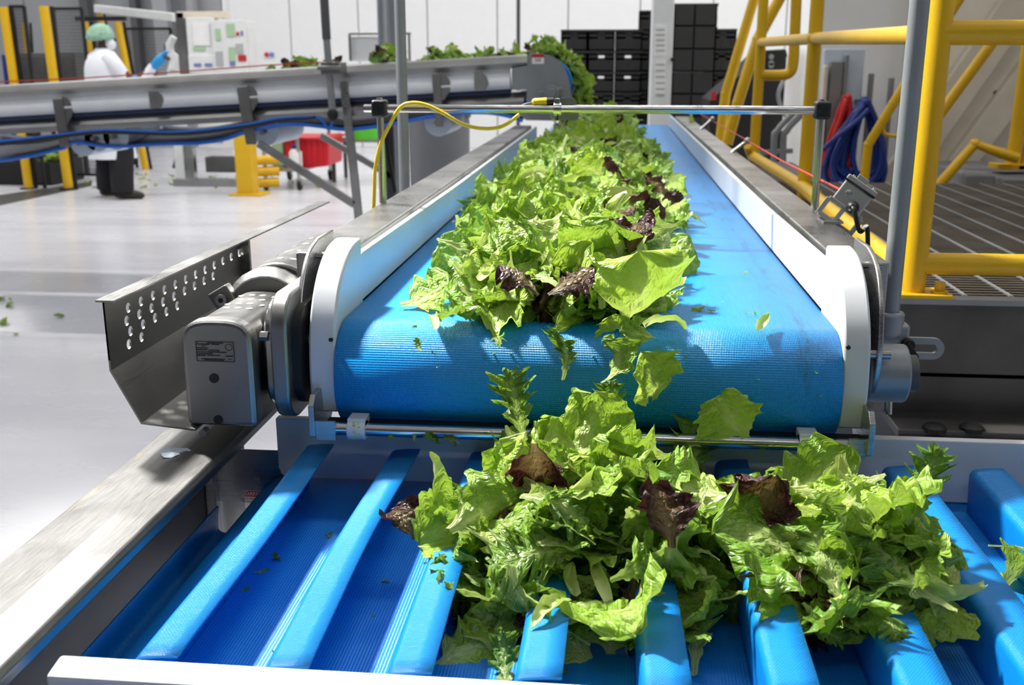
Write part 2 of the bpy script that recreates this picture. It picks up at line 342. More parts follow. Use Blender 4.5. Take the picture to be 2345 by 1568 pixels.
# scraper rod below the nose, its gussets and the two white clamps
for x0, x1, m in ((-.470, -.461, M['steel']), (.386, .395, M['steel'])):
    g = [(1.50, .735), (1.55, .715), (1.60, .735), (1.63, .76), (1.63, .80), (1.515, .80), (1.50, .785)]
    MB().prism(g, 'x', x0, x1).build('gusset_plate', m, A, bevel=.001)
MB().box((-.461, 1.508, .727), (-.43, 1.513, .758)).build('gusset_tab', M['steel'], A); MB().box((.36, 1.508, .727), (.386, 1.513, .758)).build('gusset_tab', M['steel'], A)
rod = MB().cyl((-.455, 1.52, .743), (.392, 1.52, .743), .0105, 16).build('scraper_rod', M['chrome'], A)
MB().box((-.45, 1.530, .7455), (.385, 1.552, .7505)).build('scraper_blade', M['black'], A)
for cx in (-.397, .302):
    c = MB().tube([(cx-.0145, 1.52, .743), (cx+.0145, 1.52, .743)], .0165, 16).box((cx-.0145, 1.512, .745), (cx+.0145, 1.545, .762)).build('rod_clamp', M['white'], A, bevel=.0015)
    sp = MB(); rr = random.Random(int(cx*1000))
    for k in range(14):
        a_ = rr.uniform(-2.6, -.2); xx = cx+rr.uniform(-.012, .012); p = Vector((xx, 1.52+cos(a_-pi/2)*0-.0166*abs(sin(a_)), .743+.0166*cos(a_)*.9)); sp.ball(p, rr.uniform(.0012, .0026), 6, 4)
    tag(sp.build('lettuce_specks', M['frisee'], A), 'dark green shreds stuck to the white clamp', kind='stuff')

# ------------------------------------------------------------------ gearmotor and its open steel guard
G = thing('gearmotor', 'rounded stainless steel gearmotor bolted beside the belt nose, rating plate on its end', 'motor', (-.6, 1.6, .75))
def hood(x0, x1, z0, z1, rr):   # front outline, rounded top corners
    m, rx, rz = (x0+x1)/2, (x1-x0)/2, .046; q = []
    for k in range(25):
        a = pi*k/24; c, d = cos(a), sin(a); q.append((m+rx*math.copysign(abs(c)**.66, c), z1-rz+.006+rz*max(0, d)**.66))
    return [(x0, z0), (x1, z0)]+q
FX0, FX1, FZ0, FZ1, FY = -.668, -.554, .747, .914, 1.50
MB().prism(hood(FX0, FX1, FZ0, FZ1, .034), 'y', FY, FY+.035).build('end_cap', M['motor'], G, bevel=.008, seg=3)
MB().prism(hood(FX0+.004, FX1-.004, FZ0, FZ1-.003, .034), 'y', FY+.034, 1.74, True).build('gear_case', M['hood'], G)
hp = MB()
for cx_, cz_ in ((-.612, .823), (-.607, .758)):
    p = onY(490 if cz_ > .8 else 500, 866 if cz_ > .8 else 961, FY-.0005); MB().cyl((p.x, FY-.0012, p.z), (p.x, FY+.01, p.z), .0078, 18).build('drain_hole', M['rubber'], G)
pass
# engraved rating plate: frame, fine lines and two emblems, too worn to read
pl = MB(); q0, q1 = onY(447, 781, FY-.001), onY(537, 829, FY-.001); wx, wz = q1.x-q0.x, q0.z-q1.z
def eb(u0, v0, u1, v1): pl.box((q0.x+u0*wx, FY-.0014, q0.z-v0*wz), (q0.x+u1*wx, FY+.001, q0.z-v1*wz))
for a_ in ((0,0,1,.015),(0,.985,1,1),(0,0,.008,1),(.992,0,1,1)): eb(*a_)
for r_ in ((.3,.06,.72,.10),(.42,.13,.62,.165),(.12,.12,.36,.18),(.15,.23,.26,.26),(.02,.32,.31,.36),(.02,.41,.30,.45),(.33,.42,.62,.47),(.02,.52,.28,.55),(.3,.51,.79,.56),(.02,.6,.42,.64),(.02,.68,.24,.74),(.28,.68,.62,.72),(.12,.86,.75,.9),(.2,.92,.72,.95),(.78,.69,.96,.75),(.84,.86,.93,.88)):
    k = r_[0]
    while k < r_[2]:
        e_ = min(r_[2], k+random.uniform(.03, .08)); eb(k, r_[1], e_, r_[3]); k = e_+.012
ring = [(q0.x+(.87+.09*cos(2*pi*k/20))*wx, FY-.0008, q0.z-(.27+.16*sin(2*pi*k/20))*wz) for k in range(21)]
pl.tube(ring, .0004, 5); pl.tube([(q0.x+.02*wx, FY-.0008, q0.z-.2*wz), (q0.x+.05*wx, FY-.0008, q0.z-.08*wz), (q0.x+.1*wx, FY-.0008, q0.z-.2*wz)], .0006, 5)
tag(pl.build('rating_plate', M['engrave'], G), 'engraved rating plate with worn small print', None)
# perforated hood over the case, collar with two lugs, motor barrel behind
def perforated(name, prof_fn, y0, y1, rows, cols, th, mat, hole):   # curved sheet with real holes, made as a grid with gaps
    pass
RB = .074; cxm, czm = -.610, .872
MB().tube([(cxm, 1.735, czm), (cxm, 1.755, czm), (cxm, 1.775, czm)], .075, 26, True, [.070, .082, .082]).build('collar', M['steel_dark'], G, bevel=.003)
MB().tube([(cxm+.012, 1.77, czm+.006), (cxm+.012, 2.12, czm+.006)], .082, 30).build('motor_barrel', M['hood'], G, bevel=.006)
for sx in (-1, 1):
    lx = cxm+sx*.074; lz = czm+.030
    MB().obox((lx, 1.735, lz), (.017, 0, -.010*sx), (0, .012, 0), (.010*sx, 0, .017)).build('collar_lug', M['steel_dark'], G, bevel=.003)
    MB().cyl((lx, 1.715, lz), (lx, 1.725, lz), .010, 16).build('bolt', M['steel'], G); MB().cyl((lx, 1.7145, lz), (lx, 1.716, lz), .005, 6).build('bolt', M['black'], G)
dk = MB()  # flush discs, their pale colour painted for light caught inside the holes
for row, yy in enumerate((1.60, 1.632, 1.664, 1.696)):
    for k in range(-2, 3):
        xx = cxm+(k+(row % 2)*.5)*.019; t_ = (xx-cxm)/.06
        zz = FZ1+.003-.046+.046*(1-min(.99, abs((xx-(FX0+FX1)/2)/.054))**3.03)**.33
        if abs(t_) < .62: dk.tube([(xx, yy, zz-.003), (xx, yy, zz+.0004)], .0055, 14)
for row, yy in enumerate((1.82, 1.90, 1.98, 2.06)):
    for k in (-1, 0, 1):
        a_ = radians(96+(k*17+(row % 2)*8.5)); c_ = Vector((cxm+.012, yy, czm+.006)); d_ = Vector((cos(a_), 0, sin(a_)))
        dk.tube([c_+d_*.080, c_+d_*.0823], .006, 14)
tag(dk.build('perforation_discs', M['lit_hole'], G), 'round perforation discs along the hood, coloured bright as if lit inside', None, None, 'stuff')
# square flange and the round spigot between motor and belt frame
def rrect(y0, y1, z0, z1, r): return sum((arc(y_, z_, r, a_, a_+90, 10) for y_, z_, a_ in ((y1-r, z1-r, 0), (y0+r, z1-r, 90), (y0+r, z0+r, 180), (y1-r, z0+r, 270))), [])
MB().prism(rrect(1.515, 1.735, .748, .955, .05), 'x', -.530, -.503, True).build('flange', M['motor'], G, bevel=.004)
MB().prism(rrect(1.53, 1.72, .762, .94, .05), 'x', -.545, -.53, True).build('flange_lip', M['chrome'], G, bevel=.004)
MB().tube([(-.56, 1.63, .845), (-.552, 1.63, .845), (-.53, 1.63, .845)], .085, 28, True, [.074, .082, .088]).build('spigot', M['hood'], G)
MB().prism(rrect(1.54, 1.71, .765, .93, .05), 'x', -.503, -.49, True).build('gasket', M['rubber'], G)
MB().cyl((-.548, 1.527, .89), (-.535, 1.527, .89), .008, 6).build('bolt', M['steel'], G)
MB().cyl((-.64, 1.49, .738), (-.64, 1.505, .738), .006, 10).build('bolt', M['steel'], G)
# guard sheet: punched wall, folded lip, sloping floor
K = thing('motor_guard', 'open-ended folded steel guard with rows of round holes around the gearmotor', 'machine guard', (-.75, 1.5, .74))
GX = -.782; GY0, GY1 = 1.487, 2.09
def punched(y0, y1, z0, z1, x, th, holes, r):
    # sheet in the YZ plane: grid of cells, each cell with a hole ringed by quads
    vs = []; fs = []
    N = 16
    def cell(ya, yb, za, zb, hc):
        b0 = len(vs)
        if hc is None:
            for xx in (x, x+th): vs.extend([(xx, ya, za), (xx, yb, za), (xx, yb, zb), (xx, ya, zb)])
            fs.extend([(b0, b0+1, b0+2, b0+3), (b0+7, b0+6, b0+5, b0+4)]); return
        hy, hz = hc
        for xx in (x, x+th):
            for k in range(N):
                a_ = 2*pi*k/N+pi/4; c_, s_ = cos(a_), sin(a_); q = 1/max(abs(c_), abs(s_))
                oy = hy+((yb-hy) if c_ > 0 else (hy-ya))*c_*q; oz = hz+((zb-hz) if s_ > 0 else (hz-za))*s_*q
                vs.append((xx, oy, oz)); vs.append((xx, hy+r*c_, hz+r*s_))
        for k in range(N):
            k2 = (k+1) % N; a1, a2, i1, i2 = b0+2*k, b0+2*k2, b0+2*k+1, b0+2*k2+1; o_ = 2*N
            fs.extend([(a1, a2, i2, i1), (a1+o_, i1+o_, i2+o_, a2+o_), (i1, i2, i2+o_, i1+o_)])
    ny = 13; nz = 5; dy = (y1-y0)/ny; dz = (z1-z0)/nz
    for i in range(ny):
        for j in range(nz):
            off = dy*.25 if j % 2 else -dy*.1
            hc = (y0+(i+.5)*dy+off*.6, z0+(j+.5)*dz) if (i, j) in holes else None
            cell(y0+i*dy, y0+(i+1)*dy, z0+j*dz, z0+(j+1)*dz, hc)
    return MB().add(vs, fs)
holes = {(i, j) for i in range(1, 13) for j in range(4) if i <= (2, 5, 9, 12)[j]}
punched(GY0, GY1, .8535, .951, GX, .003, holes, .0082).build('punched_wall', M['steel_dark'], K)
MB().sheet([(GX+.0015, .8545), (GX+.0015, .838), (-.738, .752), (-.65, .744)], 'y', GY0, GY1, .003).build('guard_floor', M['steel_dark'], K)
MB().prism([(GY0-.01, .953), (GY1+.62, .9495), (GY1+.62, .9465), (GY0-.01, .950)], 'x', GX-.006, GX+.024).build('guard_lip', M['steel_x'], K)
MB().box((GX, GY1-.01, .87), (GX+.022, GY1+.0, .949)).build('guard_stiffener', M['steel'], K)

# ------------------------------------------------------------------ cleated conveyor crossing below the nose
B = thing('cleated_conveyor', 'wide blue cleated belt conveyor running under the nose of the flat belt, steel end frame', 'conveyor', (0, 1.25, 0))
DZ = .61; DY0, DY1 = .80, 1.66; DX0, DX1 = -.535, 1.25; RR = .09
dprof = [(x, DZ) for x in (DX1, .5, 0, DX0)]+arc(DX0, DZ-RR, RR, 90, 270, 14)+[(0, DZ-2*RR), (DX1, DZ-2*RR)]
def uvsheet(name, prof, y0, y1, mat, parent, th=.003, ends=True, sh=None):   # profile in XZ swept along Y
    o0 = ORG[parent.name]; ny = 24; vs = []; fs = []; uv = []; d = 0
    for i, (x, z) in enumerate(prof):
        if i: d += math.hypot(x-prof[i-1][0], z-prof[i-1][1])
        for k in range(ny+1):
            y = y0+(y1-y0)*k/ny; dx, dz = sh(x, y, z) if sh else (0, 0)
            vs.append(Vector((x+dx, y, z+dz))-o0); uv.append((y, d))
    n = ny+1
    for i in range(len(prof)-1): fs += [(i*n+k, i*n+k+1, (i+1)*n+k+1, (i+1)*n+k) for k in range(ny)]
    me = bpy.data.meshes.new(name); me.from_pydata(vs, [], fs); me.materials.append(mat); l = me.uv_layers.new(name='uv')
    for lp in me.loops: l.data[lp.index].uv = uv[lp.vertex_index]
    me.polygons.foreach_set('use_smooth', [True]*len(fs)); o = bpy.data.objects.new(name, me); COL.objects.link(o); o.parent = parent; ORG[o.name] = o0
    m = o.modifiers.new('thickness', 'SOLIDIFY'); m.thickness = th; m.offset = 0
    return o
uvsheet('belt', dprof, DY0, DY1, M['belt2'], B)
CY0, CY1, CH, FW = .945, 1.59, .075, .049
def cleat_prof():
    r = .011
    return [(.0, 0), (.0, .02), (0, .045), (0, CH-r-.002)]+[(r-r*cos(radians(a)), CH-r-.002+r*sin(radians(a))) for a in (15, 30, 45, 60, 75, 90)]+[(.028, CH), (FW, CH+.001)]
def cleat(cx, ang, pz, wob):
    ca, sa = cos(ang), sin(ang)
    pr = [(cx+x*ca-z*sa, pz+x*sa+z*ca) for x, z in cleat_prof()]
    def sh(x, y, z):
        f = max(0, min(1, (z-DZ)/CH)); t_ = (y-CY0)/(CY1-CY0)
        return (wob*.006*f*sin(pi*t_*1.3+wob), .002*f*sin(7*t_+wob*3))
    o = uvsheet('cleat', pr, CY0, CY1, M['cleat'], B, .0035, True, sh)
    # clip the rear corner of the wall so the cleat clears the skirt
    return o
for k, cx in enumerate([-.312-FW+.1335*i for i in range(9)]): cleat(cx, 0, DZ, random.uniform(-1, 1))
cleat(-.455-FW, .0, DZ, .3)
cleat(-.600, radians(80), .507, 0)
MB().cyl((DX0, DY0, DZ-RR), (DX0, DY1, DZ-RR), RR-.005, 24).build('tail_roller', M['steel_dark'], B)
# front and rear white rails
MB().prism([(.902, .45), (.935, .45), (.935, .690), (.902, .684)], 'x', -.580, 1.2).build('front_rail', M['white'], B, bevel=.004)
pp = [(-.566, .72), (-.566, .628)]+arc(-.552, .626, .012, 180, 270, 4)+[(1.25, .613), (1.25, .719)]
MB().prism(pp, 'y', 1.622, 1.640).build('rear_skirt', M['white'], B, bevel=.002)
# steel end frame on the side of the motor: broad top with a shallow fold, dark inner wall
fr = MB()
for (ya, yb) in ((-.3, 1.86),):
    pa = [(-.753, .700), (-.665, .712), (-.612, .708), (-.605, .700), (-.605, .687), (-.609, .687), (-.611, .698), (-.66, .700), (-.745, .692), (-.745, .42), (-.753, .42)]
    fr.prism(pa, 'y', ya, yb)
fr.build('end_frame', M['steel_worn'], B, bevel=.002)
MB().box((-.722, -.3, .40), (-.716, 1.86, .693)).build('inner_wall', M['wallshade'], B)  # dark grey colour holds the shade and dark reflections under the frame top
MB().box((-.600, 1.50, .45), (-.585, 1.515, .66)).build('wall_edge', M['steel'], B) if False else None
MB().box((-.716, 1.655, .42), (-.53, 1.660, .648)).build('end_plate', M['steel'], B, bevel=.003)
MB().box((-.693, 1.64, .47), (-.689, 1.656, .64)).build('hanger_plate', M['chrome'], B)
q = onY(590, 1097, 1.65); MB().cyl((q.x, 1.645, q.z), (q.x, 1.656, q.z), .006, 10).build('bolt', M['galv'], B)
def text(s, size, name, mat, parent, loc, rot, ext=.0002):
    cu = bpy.data.curves.new(name, 'FONT'); cu.body = s; cu.size = size; cu.align_x = 'CENTER'; cu.align_y = 'CENTER'; cu.extrude = ext
    to = bpy.data.objects.new(name, cu); COL.objects.link(to); dg = bpy.context.evaluated_depsgraph_get(); me = bpy.data.meshes.new_from_object(to.evaluated_get(dg))
    bpy.data.objects.remove(to); o = bpy.data.objects.new(name, me); COL.objects.link(o); me.materials.append(mat)
    R_ = Euler(rot).to_matrix()
    o0 = ORG[parent.name]
    for v in me.vertices: v.co = R_ @ v.co + Vector(loc)-o0
    o.parent = parent; ORG[o.name] = o0; return o
s0, s1 = onY(557, 1123, 1.652), onY(617, 1166, 1.652); sw = s1.x-s0.x; shh = s0.z-s1.z
sgn = MB().box((s0.x, 1.6545, s1.z), (s1.x, 1.6555, s0.z)).build('danger_sign', M['paper'], B)
MB().box((s0.x+.001, 1.654, s0.z-shh*.36), (s1.x-.001, 1.6547, s0.z-.001)).build('sign_band', M['signred'], sgn)
text('DANGER', shh*.30, 'lettering', M['paper'], sgn, ((s0.x+s1.x)/2, 1.6538, s0.z-shh*.18), (pi/2, 0, 0))
for i, s_ in enumerate(('DO NOT OPERATE', 'WITHOUT GUARDS', 'IN PLACE')):
    text(s_, shh*.165, 'lettering', M['ink'], sgn, ((s0.x+s1.x)/2, 1.6542, s0.z-shh*(.48+.18*i)), (pi/2, 0, 0))

# ------------------------------------------------------------------ sensor crossbar over the belt
XB = thing('sensor_bar', 'thin steel rod on two posts with black clamps spanning over the flat belt', 'bar', (0, 2.42, .985))
XY, XZ = 2.42, 1.204
MB().cyl((-.585, XY, XZ), (.468, XY, XZ), .0095, 16).build('rod', M['chrome'], XB)
for px_, x in ((868, -.548), (1878, .455)):
    MB().cyl((x, XY+.0, .985), (x, XY, XZ-.01), .0085, 14).build('post', M['chrome'], XB)
    h = MB().box((x-.018, XY-.018, XZ-.020), (x+.018, XY+.018, XZ+.020)).build('clamp', M['black'], XB, bevel=.007, seg=3)
    MB().cyl((x, XY, XZ+.019), (x, XY, XZ+.024), .007, 10).build('bolt', M['chrome'], h); MB().cyl((x-.005, XY-.016, XZ-.004), (x-.005, XY-.0225, XZ-.004), .006, 10).build('bolt', M['black'], h)
q = onY(1280, 248, XY)
MB().tube([(q.x-.012, XY, XZ), (q.x+.006, XY, XZ)], .0155, 16).box((q.x-.010, XY-.008, XZ+.010), (q.x+.002, XY+.008, XZ+.024)).box((q.x-.010, XY-.006, XZ-.026), (q.x, XY+.006, XZ-.010)).build('bar_clamp', M['chrome'], XB, bevel=.001)
MB().prism([(q.x-.004, XZ+.012), (q.x+.045, XZ+.004), (q.x+.040, XZ+.014), (q.x+.030, XZ+.026), (q.x+.004, XZ+.026)], 'y', XY+.008, XY+.012).build('sensor_bracket', M['steel'], XB)
MB().box((q.x-.004, XY-.006, XZ-.024), (q.x+.045, XY-.002, XZ-.010)).build('sensor_bracket', M['steel'], XB)
sc_ = MB().cyl((q.x-.028, XY+.004, XZ+.0165), (q.x-.012, XY+.004, XZ+.018), .0085, 12).build('sensor_plug', M['black'], XB)
MB().tube([(q.x-.062, XY+.004, XZ+.0155), (q.x-.058, XY+.004, XZ+.0155), (q.x-.04, XY+.004, XZ+.0165), (q.x-.028, XY+.004, XZ+.017)], .008, 12, True, [.005, .0085, .0085, .009]).build('cable_end', M['yellow_c'], XB)
MB().tube(smooth_path([(q.x-.06, XY+.004, XZ+.0155), (q.x-.085, XY+.002, XZ+.008), (q.x-.10, XY, XZ-.002)]), .002, 8).build('lead', M['galv'], XB)
cpx = [(1308, 262), (1235, 283), (1150, 294), (1090, 288), (1040, 270), (1000, 249), (960, 236), (925, 238), (892, 268), (868, 320), (858, 380), (858, 440), (856, 490)]
cable = [(onY(px_, py_, XY-.016+(.03 if i < 1 else 0))) for i, (px_, py_) in enumerate([(1302-22, 243), (1185, 262)]+cpx[2:])]
cable = [onY(px_, py_, XY-.013) for px_, py_ in [(1190, 262), (1150, 289), (1105, 294), (1060, 284), (1015, 259), (975, 240), (940, 236), (915, 248), (890, 290), (870, 335), (859, 390), (857, 440), (855, 492)]]
cb = MB().tube(smooth_path(cable), .0045, 10).build('cable', M['yellow_c'], None, cable[-1])
tag(cb, 'yellow cable drooping along the thin rod and down its near post', 'cable')

# ------------------------------------------------------------------ pull cord switch on the rail, with its red cord
SW = thing('pull_cord_switch', 'small square steel switch box in a tilted wire cage on the steel rail', 'switch', (.44, 2.2, .985))
SY = 2.22; c_ = onY(1945, 462, SY); U = Vector((.70, .0, -.47)).normalized(); V = Vector((.47, .0, .70)).normalized(); N_ = Vector((0, -1, 0))
U = (U+Vector((0,-.25,0))).normalized(); V = (V-U*V.dot(U)).normalized(); N_ = U.cross(V)
if N_.y > 0: N_ = -N_
M['switch'] = plain('switch_steel', lin(188, 188, 184), .28, .55)
def sw(u, v, n): return c_+U*u+V*v+N_*n
MB().obox(sw(.0, .006, 0), U*.033, V*.027, N_*.026).build('box', M['switch'], SW, bevel=.003)
MB().obox(sw(.0, .0335, 0), U*.036, V*.0014, N_*.029).build('gasket', M['rubber'], SW)
MB().obox(sw(.0, .0405, 0), U*.035, V*.0055, N_*.028).build('box_lid', M['switch'], SW, bevel=.002)
for u in (-.024, .024):
    for n_ in (-.018, .018): MB().cyl(sw(u, .046, n_), sw(u, .049, n_), .0035, 10).build('bolt', M['chrome'], SW)
cg = MB()
for n_ in (-.022, .022):
    for a_, b_ in (((-.038, -.052), (.042, -.052)), ((-.038, -.016), (.042, -.016)), ((-.038, -.052), (-.038, -.016)), ((.042, -.052), (.042, -.016)), ((0, -.052), (0, -.016))): cg.bar(sw(*a_, n_), sw(*b_, n_), .010, .010, N_)
for u in (-.038, .042): cg.bar(sw(u, -.052, -.022), sw(u, -.052, .022), .010, .010, U)
cg.build('cage', M['switch'], SW, bevel=.0012)
MB().tube([sw(-.012, .012, .022), sw(-.012, .012, .024), sw(-.012, .012, .027)], .01, 16, True, [.012, .0115, .006]).build('knob', M['steel'], SW)
gp = sw(.012, -.006, .022)
MB().tube([gp, gp+N_*.006, gp+N_*.012, gp+N_*.018], .012, 16, True, [.013, .0135, .011, .006]).build('cable_gland', M['black'], SW)
MB().obox(sw(-.006, .044, .024), U*.012, V*.012, N_*.003).build('latch', M['switch'], SW, bevel=.001)
pth = smooth_path([gp+N_*.016, gp+N_*.026+Vector((.004,0,-.008)), gp+Vector((.012, -.03, -.045)), onY(1985, 520, SY-.06), onY(1988, 575, SY-.06), onY(1992, 640, SY-.05)])
MB().tube(pth, .0048, 10).build('cord', M['black'], SW)
i_ = len(pth)*5//10; MB().tube(pth[i_:i_+5], .0055, 10).build('cord_tag', M['paper'], SW)
for n_ in (-.012, .012): MB().cyl(sw(-.01, -.055, n_), sw(-.02, -.085, n_), .005, 10).build('mount_stud', M['chrome'], SW)
MB().box((.43, SY-.04, .985), (.47, SY+.03, .990)).build('mount_plate', M['steel'], SW)
p1 = sw(-.028, .01, .0); cordp = [onX(1605, 262, .50), onX(1700, 315, .49), onX(1790, 368, .485), p1]
tag(MB().tube(cordp, .0022, 8).build('red_cord', M['redcord'], None, cordp[0]), 'thin red cord strung above the steel rail towards the switch box', 'cord')
for (px_, py_) in ((1632, 272), (1712, 322)):
    e0 = onX(px_, py_, .49); e = thing('eye_bolt', 'steel eye bolt post holding the red cord, %s' % ('at the far end' if px_ < 1700 else 'nearer the switch box'), 'bolt', (e0.x-.05, e0.y, .985))
    MB().cyl((e0.x-.06, e0.y, .98), (e0.x, e0.y, e0.z), .008, 10).build('shank', M['chrome'], e); MB().ball(e0, .013, 12, 8).build('eye', M['steel'], e)

# ------------------------------------------------------------------ poles
def pole(name, label, base, r, z1, mat='galv'):
    p = thing(name, label, 'pole', base); MB().cyl(base, (base[0], base[1], z1), r, 18).build('tube', M[mat], p); return p
GP = pole('galvanized_pole', 'grey galvanized pole with a slotted bracket foot beside the yellow post', (.5, 1.88, .862), .0165, 2.4)
MB().cyl((.5, 1.88, .825), (.5, 1.88, .872), .026, 18).box((.475, 1.862, .80), (.535, 1.90, .85)).build('pole_socket', M['galv'], GP, bevel=.006)
sb0, sb1 = .505, .60; zc = .805
sl = MB(); outer = [(sb0, zc-.020)]+arc(sb1-.02, zc, .020, -90, 90, 8)+[(sb0, zc+.020)]
sl.box((sb0, 1.872, zc+.008), (sb1-.02, 1.880, zc+.020)); sl.box((sb0, 1.872, zc-.020), (sb1-.02, 1.880, zc-.008))
rng_o = arc(sb1-.02, zc, .020, -90, 90, 10); rng_i = arc(sb1-.02, zc, .008, -90, 90, 10)
for i in range(10):
    sl.add([(rng_o[i][0], yy, rng_o[i][1]) for yy in (1.872, 1.880)]+[(rng_o[i+1][0], yy, rng_o[i+1][1]) for yy in (1.872, 1.880)]+[(rng_i[i][0], yy, rng_i[i][1]) for yy in (1.872, 1.880)]+[(rng_i[i+1][0], yy, rng_i[i+1][1]) for yy in (1.872, 1.880)],
           [(0, 2, 6, 4), (1, 5, 7, 3), (0, 1, 3, 2), (4, 6, 7, 5)])
sl.build('slotted_bar', M['galv'], GP)
MB().box((.43, 1.865, .79), (.51, 1.885, .83)).build('mount_arm', M['galv'], GP, bevel=.003)
MB().cyl((.531, 1.85, .815), (.531, 1.873, .815), .012, 14).obox((.537, 1.852, .806), (.010, 0, -.014), (0, .006, 0), (.004, 0, .003)).build('clamp_knob', M['rubber'], GP, bevel=.002)
g1 = onY(927, 440, 3.2); pole('grey_upright', 'tall grey pole standing just beyond the steel rail of the flat belt', (g1.x, 3.2, .0), .0165, 2.4)
g2 = onY(1187, 60, 9.5); pole('thin_pipe', 'thin grey pipe against the white back wall above the lettuce', (g2.x, 9.5, 0), .017, 4, 'darkgrey')
g3 = onY(875, 60, 8.5); pole('strut_column', 'grey slotted strut beside a round pipe near the back wall', (g3.x, 8.5, 0), .036, 4)
g4 = onY(900, 60, 8.0); pole('round_pipe', 'thick round grey pipe next to the slotted strut', (g4.x, 8.0, 0), .05, 4)
PP = thing('hanging_pole', 'slender grey pole clamped to the rear conveyor, black plug at its foot', 'pole', tuple(onY(762, 270, 5.85)))
pa, pb, pc = onY(739, -60, 5.85), onY(748, 90, 5.85), onY(762, 262, 5.85)
MB().tube([pa, pb], .024, 14).build('upper_tube', M['darkgrey'], PP); MB().tube([pb, pc], .020, 14).build('lower_tube', M['galv'], PP)
MB().ball(pc, .032, 12, 8, (1, 1, 1.2)).build('foot_plug', M['rubber'], PP)
q = onY(757, 155, 5.85); MB().box((q.x-.05, 5.82, q.z-.04), (q.x+.06, 5.98, q.z+.03)).cyl((q.x-.06, 5.8, q.z), (q.x+.07, 5.8, q.z), .014, 10).build('pole_clamp', M['steel_dark'], PP, bevel=.006)

# ------------------------------------------------------------------ platform with grating and yellow railing
PZ = .742; PX0, PX1, PY0, PY1 = .70, 4.2, 2.60, 5.30
PL = thing('platform', 'raised steel platform with dark bar grating floor and dark front skirt', 'platform', (1.6, 4, 0))
gb = MB(); y = PY0+.03
while y < PY1: gb.box((PX0, y, PZ-.03), (PX1, y+.0055, PZ)); y += .032
gb.build('bearing_bars', M['grating'], PL)['kind'] = 'stuff'
gb = MB(); x = PX0+.07
while x < PX1: gb.bar((x, PY0, PZ+.0005), (x+.0, PY1, PZ+.0005), .008, .004); x += .112
gb.build('cross_bars', M['galv'], PL)['kind'] = 'stuff'
MB().box((PX0, PY0, .44), (PX1, PY0+.012, PZ-.012)).build('front_skirt', M['fascia'], PL); MB().box((.5, PY0-.02, PZ-.012), (PX1, PY0+.03, PZ+.003)).build('front_edge', M['galv'], PL, bevel=.002)
MB().box((PX0, PY0, .5), (PX0+.012, 6.4, PZ)).build('side_skirt', M['fascia'], PL)
MB().box((PX0, PY0, .54), (PX1, PY1, .55)).build('shade_sheet', M['rubber'], PL)  # dark sheet added below the grating so its gaps read as shade
MB().box((PX0, PY1, PZ-.03), (1.05, 6.4, PZ)).build('walkway', M['fascia'], PL)
MB().box((PX0, PY0-.14, .425), (PX1, PY0+.02, .445)).box((PX0, PY0-.16, .405), (1.35, PY0-.14, .43)).build('ledge', M['fascia'], PL, bevel=.003)
MB().box((PX0, PY0-.20, .37), (PX1, PY0-.16, .40)).build('ledge_rail', M['rubber'], PL, bevel=.006)
for px_ in (2140, 2225):
    k0 = onZ(px_, 978, .45); MB().tube([(k0.x, k0.y, .44), (k0.x, k0.y, .452), (k0.x, k0.y, .459)], .03, 18, True, [.028, .028, .018]).build('round_cap', M['rubber'], PL)
for x in (.9, 2.5, 4.1):
    for y in (2.7, 5.2): MB().box((x-.03, y-.03, 0 if y > 5.4 else LOWZ), (x+.03, y+.03, .71)).build('leg', M['steel_dark'], PL)
YR = thing('platform_railing', 'yellow pipe railing around the platform, near post on a bolted foot', 'railing', (.78, 2.62, PZ))
RP = .0285; RX = .775; P0 = onZ(2083, 680, PZ); RX0 = P0.x+.012; ry = P0.y+.02
def ypost(x, y, z1, r, parent=YR, plate=True, m='yellow'):
    MB().cyl((x, y, PZ), (x, y, z1), r, 22).build('post', M[m], parent)
    if plate:
        MB().box((x-.045, y-.05, PZ), (x+.085, y+.05, PZ+.012)).build('foot_plate', M[m], parent, bevel=.002)
        MB().cyl((x+.058, y-.02, PZ+.010), (x+.058, y-.02, PZ+.040), .013, 6).build('bolt', M[m], parent); MB().tube([(x+.058,y-.02,PZ+.012),(x+.058,y-.02,PZ+.018)], .02, 14).build('washer', M[m], parent)
ypost(RX0, ry, 1.9, RP); RXF = .80
ypost(RXF+.01, 4.58, 1.9, RP); ypost(RXF, 6.2, 1.9, RP)
zf, zt = onY(2345, 73, ry).z, onY(2345, 604, ry).z
MB().cyl((RX0, ry, onY(2170, 75, ry).z), (3.6, ry, zf), RP, 22).build('mid_rail', M['yellow'], YR); MB().cyl((RX0, ry, onY(2100, 603, ry).z), (3.6, ry, zt), RP*.95, 22).build('toe_rail', M['yellow'], YR)
mz = onY(2090, 78, ry).z; a_ = onY(1850, 88, 4.58); e_ = onY(1735, 97, 6.2)
MB().tube([(RX0, ry, mz), (RXF+.01, 4.58, a_.z), (RXF, 6.2, e_.z)], RP*.85, 20).build('mid_rail', M['yellow'], YR)
MB().tube([(RX0-.02, ry, .795), (RXF+.0, 4.58, .797), (RXF-.02, 6.1, .80)], RP, 20).build('toe_rail', M['yellow'], YR)
MB().ball((RXF+.01, 4.58, a_.z), RP*1.22, 16, 10).build('fitting', M['yellow'], YR)
MB().cyl((RXF, 6.2, PZ), (RXF-.06, 6.05, PZ+.12), .022, 12).build('brace', M['yellow'], YR)
hp_ = [onY(1742, 172, 6.2), onY(1790, 172, 6.2), onY(1808, 166, 6.2), onY(1816, 146, 6.2), onY(1820, 80, 6.2), onY(1826, -60, 6.2)]
MB().tube(smooth_path(hp_, 5), .030, 18).build('hoop', M['yellow'], YR)
